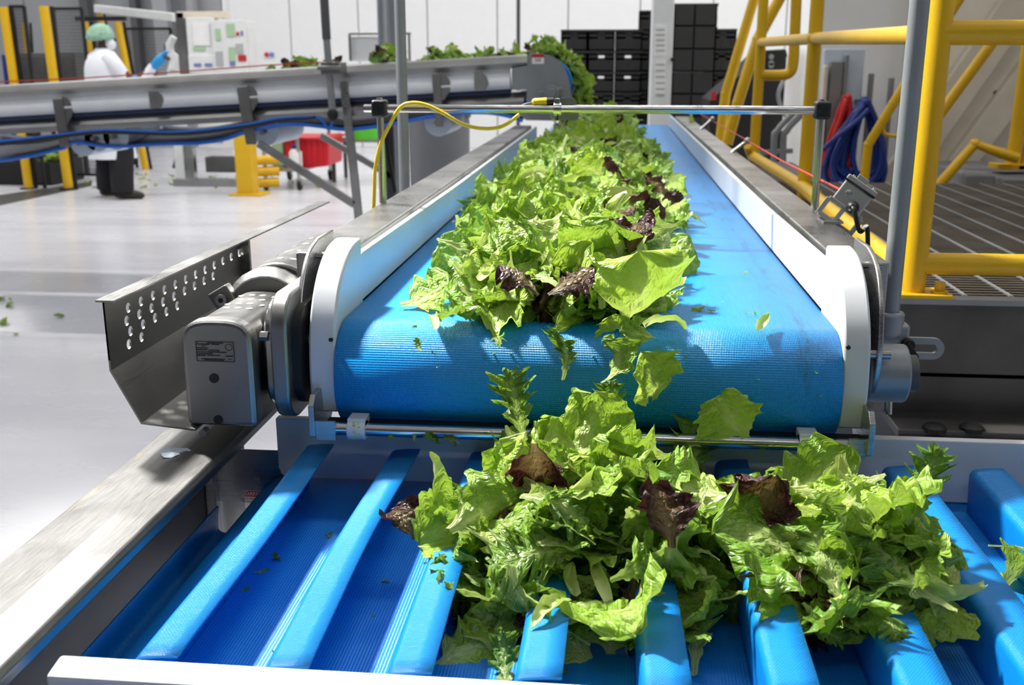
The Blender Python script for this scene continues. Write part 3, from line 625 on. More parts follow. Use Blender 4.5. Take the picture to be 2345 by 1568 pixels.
def rail_thing(label, pts, r, extra=None, name='stair_handrail'):
    o = thing(name, label, 'handrail', tuple(pts[-1])); MB().tube(pts, r, 16).build('tube', M['yellow'], o)
    for p in pts[1:-1]: MB().ball(p, r*1.05, 14, 8).build('elbow', M['yellow'], o)
    return o
rail_thing('yellow stair handrail bent at a low elbow, closest to the black crates', [onY(1738, -40, 7.4), onY(1662, 215, 7.4), onY(1648, 330, 7.4), onY(1640, 560, 7.4)], .034)
rail_thing('straight slanting yellow stair rail behind the far railing post', [onY(1800, -30, 7.0), onY(1735, 90, 7.0), onY(1690, 235, 7.0), onY(1665, 330, 7.0)], .036)
rail_thing('yellow slanting bar crossing above the railing in front of the cream wall', [onY(2210, -30, 5.6), onY(2165, 40, 5.6), onY(2130, 95, 5.6)], .034)
rail_thing('long thin yellow diagonal bar against the cream wall', [onY(2300, 55, 6.2), onY(2262, 112, 6.2), onY(2135, 285, 6.2), onY(2100, 335, 6.2)], .030)
rh = rail_thing('yellow handrail with an elbow and small hook beside the blue hose coil', [onY(2075, 190, 6.0), onY(2045, 238, 6.0), onY(1988, 332, 6.0), onY(1976, 440, 6.0), onY(1974, 560, 6.0)], .026)
MB().tube(smooth_path([onY(2022, 285, 6.0), onY(2024, 303, 6.0), onY(2038, 310, 6.0), onY(2060, 311, 6.0)], 5), .010, 10).build('hook', M['yellow'], rh)
FC = PY1+.5
rail_thing('low yellow guard bent like a ramp on the concrete plinth', [onY(2330, 362, 5.75), onY(2296, 352, 5.75), onY(2232, 330, 5.75), onY(2160, 412, 5.75), onY(2110, 470, 5.75)], .028, name='low_handrail')
CP = thing('concrete_plinth', 'grey concrete plinth carrying a yellow post behind the grating', 'plinth', (2.3, 5.9, 0))
c1, c2 = onY(2195, 385, 5.9), onY(2345, 385, 5.9)
MB().box((c1.x, 5.75, 0), (c2.x+1.2, 6.6, c1.z-.02)).build('block', M['concrete'], CP, bevel=.01); q = onY(2280, 388, 5.75); MB().box((q.x, 5.62, 0), (c2.x+1.2, 5.76, q.z-.035)).build('step', M['concrete'], CP, bevel=.01)
yp = thing('yellow_column', 'yellow square-footed post standing on the concrete plinth', 'post', tuple(onY(2318, 385, 5.85)))
q = ORG[yp.name]; MB().cyl(q, (q.x+.02, q.y, 2.6), .036, 18).build('tube', M['yellow'], yp); MB().box((q.x-.10, q.y-.08, q.z-.002), (q.x+.10, q.y+.08, q.z+.025)).build('foot_plate', M['yellow'], yp, bevel=.003)
q2 = onY(2352, 385, 5.85); yp = thing('yellow_column', 'second yellow post on the concrete plinth, cut by the edge of the picture', 'post', tuple(q2))
MB().cyl(q2, (q2.x+.05, q2.y, 2.6), .036, 18).build('tube', M['yellow'], yp); MB().box((q2.x-.07, q2.y-.08, q2.z-.002), (q2.x+.10, q2.y+.08, q2.z+.02)).build('foot_plate', M['yellow'], yp)
for i, (a_, b_) in enumerate((((2330, 10), (2060, 400)), ((2420, 80), (2150, 440)))):  # tan beams laid along the diagonal bands of the cream wall
    p, q = onY(*a_, CW-.05), onY(*b_, CW-.05); d = (q-p)
    st = MB().bar(p-d*.5, q+d*.4, .06, .20-.04*i, (0, -1, 0)) if False else MB().obox((p+q)/2, d*.9, Vector((d.z, 0, -d.x)).normalized()*(.10-.02*i), Vector((0, .04, 0)))
    tag(st.build('diagonal_beam', M['tan'], None, p, bevel=.004), 'broad cream diagonal beam on the cream wall, %s' % ('the upper of two' if i == 0 else 'the lower of two'), 'stringer')
for px_, py_ in ((2280, 212), (2262, 322)):
    q = onY(px_, py_, CW); tag(MB().cyl((q.x, CW-.012, q.z), (q.x, CW+.01, q.z), .014, 12).build('wall_screw', M['ink'], None, q), 'small dark fixing in the cream wall, %s' % ('higher one' if py_ < 300 else 'lower one'), 'screw')

# ------------------------------------------------------------------ rear conveyor that drops lettuce onto the flat belt
CY, CYB = 6.0, 6.62
C = thing('rear_conveyor', 'steel framed conveyor rising from the side towards the far end of the flat belt', 'conveyor', (-2, 6.3, 0))
def ln(px0, py0, px1, py1, y): return onY(px0, py0, y), onY(px1, py1, y)
def slant(pa, pb, y0, y1, h):  # beam whose near top edge runs pa-pb, height h, from y0 to y1
    d = (pb-pa); up_ = Vector((-d.z, 0, d.x)).normalized(); m = (pa+pb)/2
    return MB().obox(Vector((m.x, (y0+y1)/2, m.z))-up_*h/2, d/2, Vector((0, (y1-y0)/2, 0)), up_*h/2)
tl, tr = ln(-150, 203, 1206, 124, CY); W_ = (tr-tl).normalized(); UP = Vector((-W_.z, 0, W_.x))
def cpt(s, d): return tl + W_*s - UP*d       # along the conveyor, down from the top edge
LC = (tr-tl).length
def cs(px, py):
    p = onY(px, py, CY); return (p-tl).dot(W_), -(p-tl).dot(UP)
for y0 in (CY, CYB-.05):
    for nm, d0, hh, l1 in (('top_rail', 0, .070, LC), ('lower_rail', .205, .082, LC-.03)):
        q = MB(); pr = [(0, .052), (hh*.12, .030), (hh*.62, .0), (hh*.66, .0), (hh, .012), (hh, .052)]; vs = []
        for ss in (0, l1): vs += [cpt(ss, d0+a)+Vector((0, y0-CY+b, 0)) for a, b in pr]
        n_ = len(pr); q.add(vs, [(i, (i+1) % n_, n_+(i+1) % n_, n_+i) for i in range(n_)]+[tuple(range(n_)), tuple(range(2*n_-1, n_-1, -1))]); q.build(nm, M['steel_rail'], C)
slant(cpt(0, .070), cpt(LC-.1, .070), CY+.03, CY+.05, .13).build('side_panel', M['tube_white'], C)
p, q = cpt(0, .150), cpt(LC-.1, .150); MB().cyl((p.x, CY+.005, p.z), (q.x, CY+.005, q.z), .036, 18).build('guard_tube', M['tube_white'], C)
p, q = cpt(0, .197), cpt(LC-.1, .197); MB().cyl((p.x, CY+.012, p.z), (q.x, CY+.012, q.z), .012, 8).build('belt_edge', M['bluesheet'], C)
slant(cpt(0, .05), cpt(LC+.08, .05), CY+.05, CYB-.05, .01).build('belt', M['belt2'], C)
hp_ = [(1172, 156), (1208, 150), (1210, 123), (1235, 122), (1258, 126), (1278, 137), (1293, 155), (1302, 178), (1307, 205), (1310, 232), (1308, 262), (1300, 277), (1205, 275), (1190, 262), (1205, 236), (1208, 205), (1172, 206)]
for y0 in (CY-.012, CYB):
    MB().prism([(onY(a, b_, CY).x, onY(a, b_, CY).z) for a, b_ in hp_][::-1], 'y', y0, y0+.012).build('head_plate', M['galv'], C)
hr = onY(1262, 185, CY+.3); hr = onY(1256, 190, CY)
MB().cyl((hr.x, CY+.01, hr.z), (hr.x, CYB, hr.z), .13, 26).build('head_roller', M['belt2'], C)
q = onY(1264, 212, CY); MB().cyl((q.x, CY-.05, q.z), (q.x, CY-.01, q.z), .042, 22).cyl((q.x, CY-.06, q.z), (q.x, CY-.04, q.z), .026, 18).build('bearing_housing', M['galv'], C, bevel=.003)
q1_ = onY(1236, 220, CY); MB().bar((q1_.x, CY-.02, q1_.z), (q.x+.06, CY-.02, q.z+.005), .05, .012, (0, 1, 0)).build('bearing_flange', M['steel'], C, bevel=.003)
q = onY(1219, 124, CY); r_ = onY(1246, 146, CY); lb = MB().box((q.x, CY-.0145, r_.z), (r_.x, CY-.012, q.z)).build('warning_label', M['paper'], C)
MB().box((q.x, CY-.0160, q.z-(q.z-r_.z)*.35), (r_.x, CY-.0135, q.z)).build('label_band', M['signred'], lb); MB().box((q.x+.015, CY-.0155, r_.z+.01), (r_.x-.015, CY-.0135, r_.z+.03)).build('label_print', M['inkgrey'], lb)
def bracket(pts, w=.035):
    MB().prism([(onY(a, b_, CY).x, onY(a, b_, CY).z) for a, b_ in pts], 'y', CY-.035, CY-.025).box(tuple(onY(pts[1][0]-2, pts[1][1]+4, CY-.02)), tuple(onY(pts[1][0]-2, pts[1][1]+4, CY-.02)+Vector((.012, .06, -.12)))).build('hanger_bracket', M['steel_dark'], C, bevel=.002)
for pts in ([(127, 227), (150, 225), (166, 336), (143, 334)], [(546, 200), (572, 197), (592, 330), (568, 330)], [(991, 170), (1010, 168), (1018, 290), (1000, 290)]): bracket(pts)
for a_, b_, c1_, d1_ in ((150, 225, 176, 290), (572, 197, 590, 265), (1010, 172, 1022, 235)):
    r0 = onY(a_, (b_+d1_)/2-8, CY); MB().prism([(r0.x, r0.z+.075), (r0.x+.035, r0.z+.06), (r0.x+.058, r0.z+.02), (r0.x+.055, r0.z-.03), (r0.x+.02, r0.z-.08), (r0.x, r0.z-.08)][::-1], 'y', CY-.03, CY-.022).build('curved_gusset', M['steel_dark'], C)
for pts in ([(345, 209), (366, 209), (376, 218), (380, 230), (374, 246), (350, 250)], [(1087, 163), (1105, 163), (1116, 175), (1121, 192), (1113, 205), (1088, 206)]):
    MB().prism([(onY(a, b_, CY).x, onY(a, b_, CY).z) for a, b_ in pts][::-1], 'y', CY-.034, CY-.026).build('curved_gusset', M['steel'], C)
for a_, b_ in ((190, 327), (222, 316), (265, 312), (607, 302), (1003, 280)):
    q = onY(a_, b_, CY+.05); MB().cyl((q.x, CY+.05, q.z), (q.x, CYB-.05, q.z), .08, 28).build('return_disc', M['frost'], C); MB().cyl((q.x, CY-.01, q.z), (q.x, CY+.06, q.z), .013, 10).build('axle', M['steel_dark'], C)
sag = [(-160, 330), (-60, 345), (20, 343), (90, 332), (150, 318), (200, 308), (262, 314), (330, 322), (385, 323), (450, 314), (520, 298), (575, 286), (660, 279), (740, 280), (800, 277), (900, 264), (1000, 255), (1120, 252), (1200, 262)]
sp3 = smooth_path([onY(a, b_, CY+.08) for a, b_ in sag], 4)
rb = MB(); vs = []; fs = []
for i, p in enumerate(sp3):
    dz = .03+.02*sin(i*.35) if p.x > onY(150, 300, CY).x else .055
    for k in range(7): t_ = k/6; vs.append(Vector((p.x, CY+.0+t_*.66, p.z-dz*(1-t_)**1.5+.05*t_)))
for i in range(len(sp3)-1): fs += [(i*7+k, i*7+k+1, (i+1)*7+k+1, (i+1)*7+k) for k in range(6)]
rb.add(vs, fs, True); o = rb.build('return_belt', M['bluesheet'], C); m = o.modifiers.new('thickness', 'SOLIDIFY'); m.thickness = .006
MB().tube([vs[i*7]+Vector((0, -.004, 0)) for i in range(len(sp3))], .011, 8).build('belt_edge_strip', M['bluelight'], C)
def legbar(p, q, w, m='steel', nm='leg', y=CY-.02, th=.03):
    P_, Q_ = onY(*p, y), onY(*q, y); d = Q_-P_; s_ = Vector((d.z, 0, -d.x)).normalized()
    MB().obox((P_+Q_)/2, d/2, s_*w/2, Vector((0, th/2, 0))).build(nm, M[m], C, bevel=.003)
legbar((788, 186), (842, 690), .048); legbar((592, 328), (812, 468), .045, nm='brace'); legbar((735, 310), (900, 405), .040, 'steel', 'brace', CYB); legbar((890, 268), (905, 640), .06, 'darkgrey', 'leg', CYB); legbar((880, 300), (905, 440), .02, 'rubber', 'cable_duct', CYB-.05)
hz = smooth_path([onY(a, b_, CY-.05) for a, b_ in ((-60, 330), (60, 318), (140, 308), (240, 298), (330, 301), (420, 302), (560, 286), (640, 271), (720, 268), (738, 275), (752, 296), (762, 280))], 6)
tag(MB().tube(hz, .008, 8).build('air_hose', M['bluelight'], None, hz[0]), 'blue air hose slung below the rear conveyor frame', 'hose')
hz = smooth_path([onY(a, b_, CY-.06) for a, b_ in ((-60, 337), (60, 324), (140, 313), (240, 304), (420, 307), (560, 291), (640, 277), (700, 272), (722, 268))], 6)
tag(MB().tube(hz, .008, 8).build('air_hose', M['rubber'], None, hz[0]), 'black air hose slung below the rear conveyor frame', 'hose')
cd = [onY(a, b_, CY-.02) for a, b_ in ((-60, 190), (200, 178), (430, 163), (600, 150), (748, 142))]
tag(MB().tube(cd, .004, 6).build('safety_cord', M['redcord'], None, cd[0]), 'long red safety cord stretched above the rear conveyor rail', 'cord')

# ------------------------------------------------------------------ background: fence posts, worker, cabinet, carts, bins
def ypole(label, pts, r, y, base=True):
    P_ = [onY(a, b_, y) for a, b_ in pts]
    if not base: d_ = P_[-1]-P_[0]; P_.append(P_[-1]+d_*(P_[-1].z/-d_.z))
    o = thing('fence_post', label, 'post', tuple(P_[-1]))
    MB().tube(P_, r, 4 if False else 14).build('tube', M['yellow'], o)
    MB().tube([p+Vector((r*1.15, .05, 0)) for p in P_], r*.45, 8).build('black_edge', M['rubber'], o)
    if base: MB().cyl(P_[-1]-Vector((0,0,.0)), P_[-1]+Vector((0,0,.03)), r*2, 14).build('foot', M['rubber'], o)
    return o
z0 = lambda px, y: onY(px, 153, y)
ypole('yellow guard post with a black edge, nearest to the white coated worker', [(100, 14), (158, 436)], .050, 10.75)
ypole('yellow guard post with a black edge, at the edge of the picture', [(8, 16), (67, 436)], .047, 10.79)
ypole('short yellow guard post seen beyond the two big guard posts', [(57, 52), (66, 172)], .040, 13.5, False)
ypole('yellow post with a black bar on top, behind the worker\'s cap', [(196, 50), (206, 118)], .040, 13.0, False)
ypole('yellow post with a black bar on top, in front of the worker\'s mask', [(270, 50), (285, 130)], .045, 13.0, False)
ypole('thin yellow post under the end of the white slanting beam', [(227, 26), (234, 60)], .034, 13.6, False)
def mesh_panel(label, x0, y0, x1, y1, yy, nx, nz):
    a, b_ = onY(x0, y0, yy), onY(x1, y1, yy); o = thing('mesh_panel', label, 'fence', (a.x, yy, b_.z))
    f = MB()
    for p, q in (((a.x, a.z), (b_.x, a.z)), ((a.x, b_.z), (b_.x, b_.z)), ((a.x, a.z), (a.x, b_.z)), ((b_.x, a.z), (b_.x, b_.z))): f.bar((p[0], yy, p[1]), (q[0], yy, q[1]), .03, .03, (0, 1, 0))
    for xx in (a.x, b_.x): f.bar((xx, yy, 0), (xx, yy, b_.z), .03, .03, (0, 1, 0))
    f.build('frame', M['rubber'], o); w = MB()
    for i in range(1, nx): xx = a.x+(b_.x-a.x)*i/nx; w.bar((xx, yy, a.z), (xx, yy, b_.z), .004, .004, (0, 1, 0))
    for i in range(1, nz): zz = b_.z+(a.z-b_.z)*i/nz; w.bar((a.x, yy, zz), (b_.x, yy, zz), .004, .004, (0, 1, 0))
    w.build('wire_mesh', M['ink'], o)['kind'] = 'stuff'
mesh_panel('black framed wire mesh panel between the two big yellow posts', 22, 15, 102, 420, 10.85, 14, 50)
mesh_panel('black framed wire mesh panel running past the worker', 122, 20, 226, 400, 11.6, 18, 50)
mesh_panel('black framed wire mesh panel between worker and white cabinet', 285, 66, 400, 180, 13.2, 20, 16)
q, r_ = onY(174, 43, 13.0), onY(288, 43, 13.0); tag(MB().box((q.x, 12.97, q.z-.025), (r_.x, 13.03, q.z+.025)).build('black_bar', M['rubber'], None, q), 'black bar resting on two yellow posts beside the worker\'s cap', 'bar')
for px0, px1, py0, py1, m, l in ((40, 112, 121, 190, 'darkgrey', 'dark grey box behind the fence, beside the blue upright'), (132, 178, 119, 190, 'darkgrey', 'dark grey box behind the fence, next to the worker\'s back')):
    a, b_ = onY(px0, py0, 12.2), onY(px1, py1, 12.2); o = thing('machine_box', l, 'machine', (a.x, 12.2, 0)); MB().box((a.x, 12.2, b_.z-.3), (b_.x, 13, a.z)).build('body', M[m], o, bevel=.01)
    MB().box((a.x+.02, 12.185, b_.z+.05), (b_.x-.02, 12.2, a.z-.04)).build('front_panel', M['fascia'], o, bevel=.004)
    for xx in (a.x+.04, b_.x-.04): MB().box((xx-.025, 12.25, 0), (xx+.025, 12.3, b_.z-.3)).build('leg', M['rubber'], o)
a, b_ = onY(2, 125, 12.4), onY(16, 190, 12.4); tag(MB().box((a.x, 12.4, 0), (b_.x, 12.6, a.z)).build('blue_upright', M['hoseblue'], None, (a.x, 12.4, 0), bevel=.01), 'narrow blue upright beside the dark grey boxes', 'upright')
a, b_ = onY(222, 20, 13.6), onY(402, 40, 12.9); o = thing('white_beam', 'white slanting beam running to the steel post of the control cabinet', 'beam', tuple(a)); MB().bar(a, b_, .10, .10).build('beam', M['offwhite'], o, bevel=.01)
# control cabinet with screens and papers
o = thing('control_cabinet', 'white control cabinet with taped papers on a steel post behind the rear conveyor', 'cabinet', tuple(onY(480, 430, 11.4)*1))
ORG[o.name] = o.location.copy()
yy = 11.4
def pbox(x0, y0, x1, y1, ya, yb, nm, m, par=None, bv=.006): 
    ym = (y0+y1)/2 if y1-y0 < 100 else min(y0+50, y1); a, b_ = onY(x0, ym, ya), onY(x1, ym, ya); zt, zb = onY((x0+x1)/2, y0, ya).z, onY((x0+x1)/2, y1, ya).z; return MB().box((a.x, ya, zb), (b_.x, yb, zt)).build(nm, M[m], par or o, bevel=bv)
pbox(404, 28, 424, 170, yy+.1, yy+.2, 'post', 'steel_dark'); pbox(404, 26, 520, 42, yy+.1, yy+.2, 'cross_bar', 'tan')
pa_ = pbox(428, 40, 486, 128, yy, yy+.35, 'enclosure', 'offwhite'); pb_ = pbox(486, 46, 560, 165, yy-.05, yy+.35, 'enclosure', 'offwhite'); pc_ = pbox(432, 126, 492, 168, yy-.03, yy+.3, 'drawer_box', 'offwhite')
pbox(442, 52, 480, 104, yy-.012, yy, 'paper_sheet', 'paper', pa_, 0); pbox(442, 108, 470, 116, yy-.01, yy, 'green_note', 'inkgreen', pa_, 0)
for (x0, y0, x1, y1, m) in ((518, 54, 537, 84, 'inkgreen'), (541, 73, 547, 82, 'signred'), (551, 71, 556, 81, 'inkblue'), (493, 66, 505, 92, 'inkgreen'), (524, 108, 538, 140, 'inkgreen'), (526, 140, 538, 150, 'inkblue'), (545, 126, 564, 140, 'signred'), (494, 118, 510, 150, 'inkgrey'), (540, 100, 556, 122, 'inkgrey')):
    pbox(x0, y0, x1, y1, yy-.06, yy-.05, 'printed_note', m, pb_, 0)
for x0 in (444, 469): pbox(x0, 145, x0+16, 152, yy-.04, yy-.03, 'handle', 'inkblue', pc_, 0)
pbox(560, 60, 570, 170, yy+.05, yy+.3, 'side_box', 'offwhite')
pbox(418, 290, 440, 412, yy-.2, yy-.1, 'leg', 'steel'); pbox(396, 410, 562, 432, yy-.22, yy-.12, 'foot_beam', 'steel'); pbox(470, 360, 560, 395, yy+.1, yy+.3, 'foot_beam', 'steel_dark')
pbox(452, 275, 545, 340, yy-.05, yy+.3, 'lower_enclosure', 'offwhite'); pbox(458, 322, 510, 326, yy-.06, yy-.05, 'handle', 'steel_dark'); pbox(424, 170, 440, 290, yy-.15, yy-.05, 'leg', 'steel')
o2 = thing('small_robot_arm', 'small white jointed machine arm beside the steel post of the cabinet', 'machine', tuple(onY(392, 160, 11.8)))
MB().tube([onY(400, 160, 11.8), onY(402, 132, 11.8), onY(390, 122, 11.8), onY(388, 102, 11.8), onY(398, 84, 11.8)], .05, 12, True, [.08, .06, .05, .045, .04]).build('arm', M['offwhite'], o2); pbox(376, 100, 384, 138, 11.85, 11.95, 'joint_cover', 'ink', o2); q = onY(400, 158, 11.8); MB().box((q.x-.07, 11.74, 0), (q.x+.07, 11.88, q.z)).build('pedestal', M['offwhite'], o2, bevel=.01)
a = onY(415, 385, 11.9); tag(MB().prism([(onY(x_, y_, 11.9).x, onY(x_, y_, 11.9).z) for x_, y_ in ((392, 386), (436, 386), (430, 322), (408, 322))], 'y', 11.9, 12.1).build('hanging_bag', M['rubber'], None, a, bevel=.02), 'black bag hanging beside the steel leg of the cabinet', 'bag')
# yellow bollard and barrier rails
bl = onY(562, 447, 10.42); o = thing('bollard', 'yellow square bollard on a bolted base plate in front of the cart', 'bollard', tuple(bl)); a, b_ = onY(541, 275, 10.42), onY(585, 447, 10.42)
MB().box((bl.x-.09, 10.42, 0), (bl.x+.09, 10.60, a.z)).build('post', M['yellow'], o, bevel=.01); MB().box((bl.x-.16, 10.36, 0), (bl.x+.19, 10.68, .02)).build('base_plate', M['yellow'], o, bevel=.004)
for py in (368, 394, 420):
    a, b_ = onY(572, py, 10.85), onY(640, py-3, 10.95); tag(MB().cyl(a, b_, .052, 16).build('barrier_rail', M['yellow'], None, a), 'yellow barrier rail behind the bollard, %s of three' % {368: 'topmost', 394: 'middle one', 420: 'lowest'}[py], 'rail')
# cart with red bin
o = thing('utility_cart', 'wheeled steel cart holding a red bin, behind the yellow bollard', 'cart', (-3.4, 11.2, 0))
for px_, py_, yy in ((610, 432, 10.95), (687, 432, 10.97), (758, 408, 12.0), (664, 408, 12.0)):
    b_ = onY(px_, py_, yy); MB().cyl((b_.x, yy, .10), (b_.x, yy, .98 if px_ != 610 else .80), .022, 10).build('leg', M['chrome'], o)
    w = MB().cyl((b_.x-.018, yy, .055), (b_.x+.018, yy, .055), .055, 16).build('caster', M['rubber'], o); MB().box((b_.x-.03, yy-.03, .06), (b_.x+.03, yy+.03, .12)).build('fork', M['steel'], w)
MB().box((onY(600, 400, 10.95).x, 10.93, .2), (onY(690, 400, 10.97).x+.03, 12.05, .235)).build('shelf', M['steel'], o)
o = thing('red_bin', 'bright red plastic bin standing on the wheeled cart', 'bin', tuple(onY(700, 388, 11.1)))
pts = [onY(x_, y_, 11.1) for x_, y_ in ((650, 318), (752, 311), (752, 380), (700, 386), (655, 384))]
MB().prism([(p.x, p.z) for p in pts][::-1], 'y', 11.1, 11.7).build('body', M['red'], o, bevel=.02); a, b_ = onY(647, 314, 11.08), onY(756, 320, 11.08); MB().box((a.x, 11.06, b_.z), (b_.x, 11.74, a.z)).build('rim', M['red'], o, bevel=.008)
for i in range(4): q = onY(694+i*14, 345, 11.09); MB().box((q.x-.012, 11.085, q.z-.15), (q.x+.012, 11.1, q.z+.12)).build('rib', M['red'], o)
q = onY(674, 385, 10.93); o = thing('jug', 'small white jug with a blue cap on the cart in front of the red bin', 'jug', (q.x, 10.93, q.z-.02)); MB().tube([(q.x, 11.0, .235), (q.x, 11.0, .40), (q.x, 11.0, .44)], .07, 16, True, [.07, .07, .04]).build('body', M['offwhite'], o); MB().cyl((q.x, 11.0, .44), (q.x, 11.0, .475), .045, 14).build('cap', M['hoseblue'], o)
q = onY(643, 380, 11.3); tag(MB().box((q.x-.06, 11.2, .235), (q.x+.07, 11.5, .58)).build('green_box', M['inkgreen'], None, (q.x, 11.3, .235), bevel=.01), 'pale green box on the cart beside the red bin', 'box')
# green bin with rack, grey drum, white tub
o = thing('green_tub', 'bright green round tub behind the legs of the rear conveyor', 'tub', tuple(onY(830, 320, 12.0)))
q = onY(832, 318, 12.0); MB().tube([(q.x, 12, q.z-.0), (q.x, 12, q.z+.18), (q.x, 12, q.z+.31)], .2, 24, True, [.17, .21, .24]).build('body', M['greenbin'], o); MB().tube([(q.x, 12, q.z+.30), (q.x, 12, q.z+.33)], .25, 24).build('rim', M['greenbin'], o)
o = thing('wire_rack', 'dark wire rack on legs carrying the green tub', 'rack', (q.x, 12.0, 0)); 
for i in range(6): MB().box((q.x-.34, 11.72+i*.11, q.z-.02), (q.x+.34, 11.735+i*.11, q.z-.002)).build('slat', M['steel'], o)
for sx in (-.3, .3):
    for yy in (11.75, 12.28): MB().box((q.x+sx-.02, yy, 0), (q.x+sx+.02, yy+.03, q.z-.02)).build('leg', M['darkgrey'], o)
q = onY(1008, 420, 8.0); o = thing('grey_drum', 'grey plastic drum standing on the floor beyond the flat belt rail', 'drum', (q.x, 8.0, 0))
MB().tube([(q.x, 8, 0), (q.x, 8, .05), (q.x, 8, .45), (q.x, 8, .88), (q.x, 8, .93)], .2, 28, True, [.20, .215, .23, .235, .23]).build('barrel', M['greydrum'], o); MB().tube([(q.x, 8, .92), (q.x, 8, .955)], .245, 28).build('lid', M['darkgrey'], o)
q = onY(963, 240, 8.4); q.z = .955; o = thing('white_tub', 'white tub seen between the rear conveyor and the yellow cable', 'tub', (q.x, 8.1, .955))
MB().tube([(q.x, 8.1, .955), (q.x, 8.1, 1.04), (q.x, 8.1, 1.07)], .08, 20, True, [.07, .082, .086]).build('body', M['offwhite'], o)
q = onY(920, 290, 7.2); tag(MB().tube([onY(918, 245, 6.63), onY(920, 252, 7.0), onY(921, 262, 7.2), onY(922, 290, 7.2), onY(921, 318, 7.2)], .02, 10, True, [.005, .005, .02, .022, .014]).build('hanging_plug', M['yellow_c'], None, q), 'yellow plug connector hanging beside the grey upright pole', 'connector')
o = thing('wall_cabinet', 'low white wall cabinet in a steel frame beside the strut', 'cabinet', tuple(onY(840, 140, 9.6)))
pbox(806, 84, 872, 140, 9.6, 9.9, 'door', 'offwhite')
for x0 in (798, 934): pbox(x0, 76, x0+5, 140, 9.55, 9.6, 'frame_post', 'steel')
pbox(798, 74, 940, 80, 9.55, 9.6, 'frame_top', 'steel')
for x0, m in ((607, 'signred'), (619, 'inkblue')):
    q = onY(x0+3, 125, BW-.03); tag(MB().cyl((q.x, BW-.04, q.z), (q.x, BW, q.z), .035, 16).build('wall_button', M[m], None, q), '%s round button on the white back wall' % ('red' if m == 'signred' else 'dark blue'), 'button')
# dark floor channel at the edge of the picture and the waste heap bin
a, b_, c_, d_ = onZ(-40, 478, .004), onZ(210, 425, .004), onZ(210, 415, .004), onZ(-40, 452, .004)
tag(MB().add([a, b_, c_, d_]+[p+Vector((0,0,-.03)) for p in (a, b_, c_, d_)], [(0,1,2,3),(7,6,5,4),(0,4,5,1),(1,5,6,2),(2,6,7,3),(3,7,4,0)]).build('floor_channel', M['fascia'], None, a), 'dark narrow floor channel behind the yellow guard posts', 'channel')
o = thing('waste_bin', 'low black bin heaped with dark lettuce waste by the yellow guard posts', 'bin', tuple(onY(30, 440, 11.6)))
a, b_ = onY(-80, 345, 11.2), onY(130, 430, 11.2); MB().box((a.x, 11.1, 0), (b_.x, 11.85, .26)).build('body', M['rubber'], o, bevel=.01)

# ------------------------------------------------------------------ black crates in stacks, the white cabinet in front
def crate_master(slot):
    o = bpy.data.objects.new('crate', None)
    w, d, h, t_ = .272, .40, .205, .014; b = MB()
    b.box((-w/2, 0, 0), (w/2, d, t_)); b.box((-w/2, 0, 0), (-w/2+t_, d, h)); b.box((w/2-t_, 0, 0), (w/2, d, h))
    for y in (0, d-t_):
        b.box((-w/2, y, 0), (w/2, y+t_, h*.66)); b.box((-w/2, y, h*.78), (w/2, y+t_, h)); b.box((-w/2, y, h*.55), (-.034, y+t_, h*.85)); b.box((.034, y, h*.55), (w/2, y+t_, h*.85))
    if not slot: b.box((-w/2, d/2, t_), (w/2, d/2+t_, h*.95))
    for x in (-.09, 0, .09): b.box((x-.006, -.006, .01), (x+.006, 0, h*.5))
    b.box((-w/2-.002, -.008, h-.022), (w/2+.002, 0, h))
    return b.build('crate', M['crate'], None, (0, 0, 0))
cr = {k: crate_master(k) for k in (True, False)}; used = set()
def stack(px, y, n0, n1, label, grp, dx=0, open_=(), rz=0):
    q = onY(px, 150, y)
    for k in range(n0, n1):
        key = k in open_; o = cr[key] if key not in used else cr[key].copy()
        if key in used: COL.objects.link(o)
        used.add(key); o.rotation_euler = (0, 0, rz); o.location = (q.x+dx, y, k*.207); r_ = n1-1-k; tag(o, '%s crate, %s' % (('topmost', 'second', 'third', 'fourth', 'fifth', 'sixth', 'seventh', 'eighth', 'lowest')[r_] if r_ < 8 else 'lowest', label), 'crate', grp)
YC = 11.0
for i in range(3): stack(1314, YC, 0, 8, ('first', 'second', 'third')[i]+' column of the wide black crate stack facing the blue belt end', 'black crates in the wide stack', i*.2765, () if i == 0 else (5, 6))
stack(1490, YC+.5, 0, 9, 'taller black stack half hidden behind the white cabinet', 'black crates behind the white cabinet')
stack(1634, YC-.6, 0, 9, 'black stack between the white cabinet and the railing', 'black crates beside the white cabinet', 0, (), pi/2)
stack(1652, YC-.1, 0, 8, 'lower black stack peeping out next to the yellow railing', 'black crates in the lower end stack')
o = thing('white_cabinet', 'tall narrow white cabinet with lined papers in front of the black crates', 'cabinet', tuple(onY(1518, 300, 8.6)))
a, b_ = onY(1496, 0, 8.6), onY(1545, 0, 8.6); MB().box((a.x, 8.6, .1), (b_.x, 9.05, 2.35)).build('body', M['offwhite'], o, bevel=.006)
MB().box((a.x+.004, 8.585, .15), (b_.x-.004, 8.6, 2.3)).build('door', M['offwhite'], o, bevel=.004)
pbox(1498, 58, 1526, 128, 8.578, 8.585, 'paper_sheet', 'paper', o, 0); pbox(1500, 136, 1524, 215, 8.578, 8.585, 'paper_sheet', 'paper', o, 0)
lnb = MB()
for i in range(11):
    py_ = 66+i*12 if i < 5 else 146+(i-5)*14; p, q = onY(1502, py_, 8.574), onY(1522, py_+4, 8.574); lnb.box((p.x, 8.575, q.z), (q.x, 8.58, p.z))
lnb.build('printed_lines', M['inkgrey'], o)['kind'] = 'stuff'
pbox(1536, 132, 1548, 141, 8.55, 8.585, 'latch', 'rubber', o, .004)
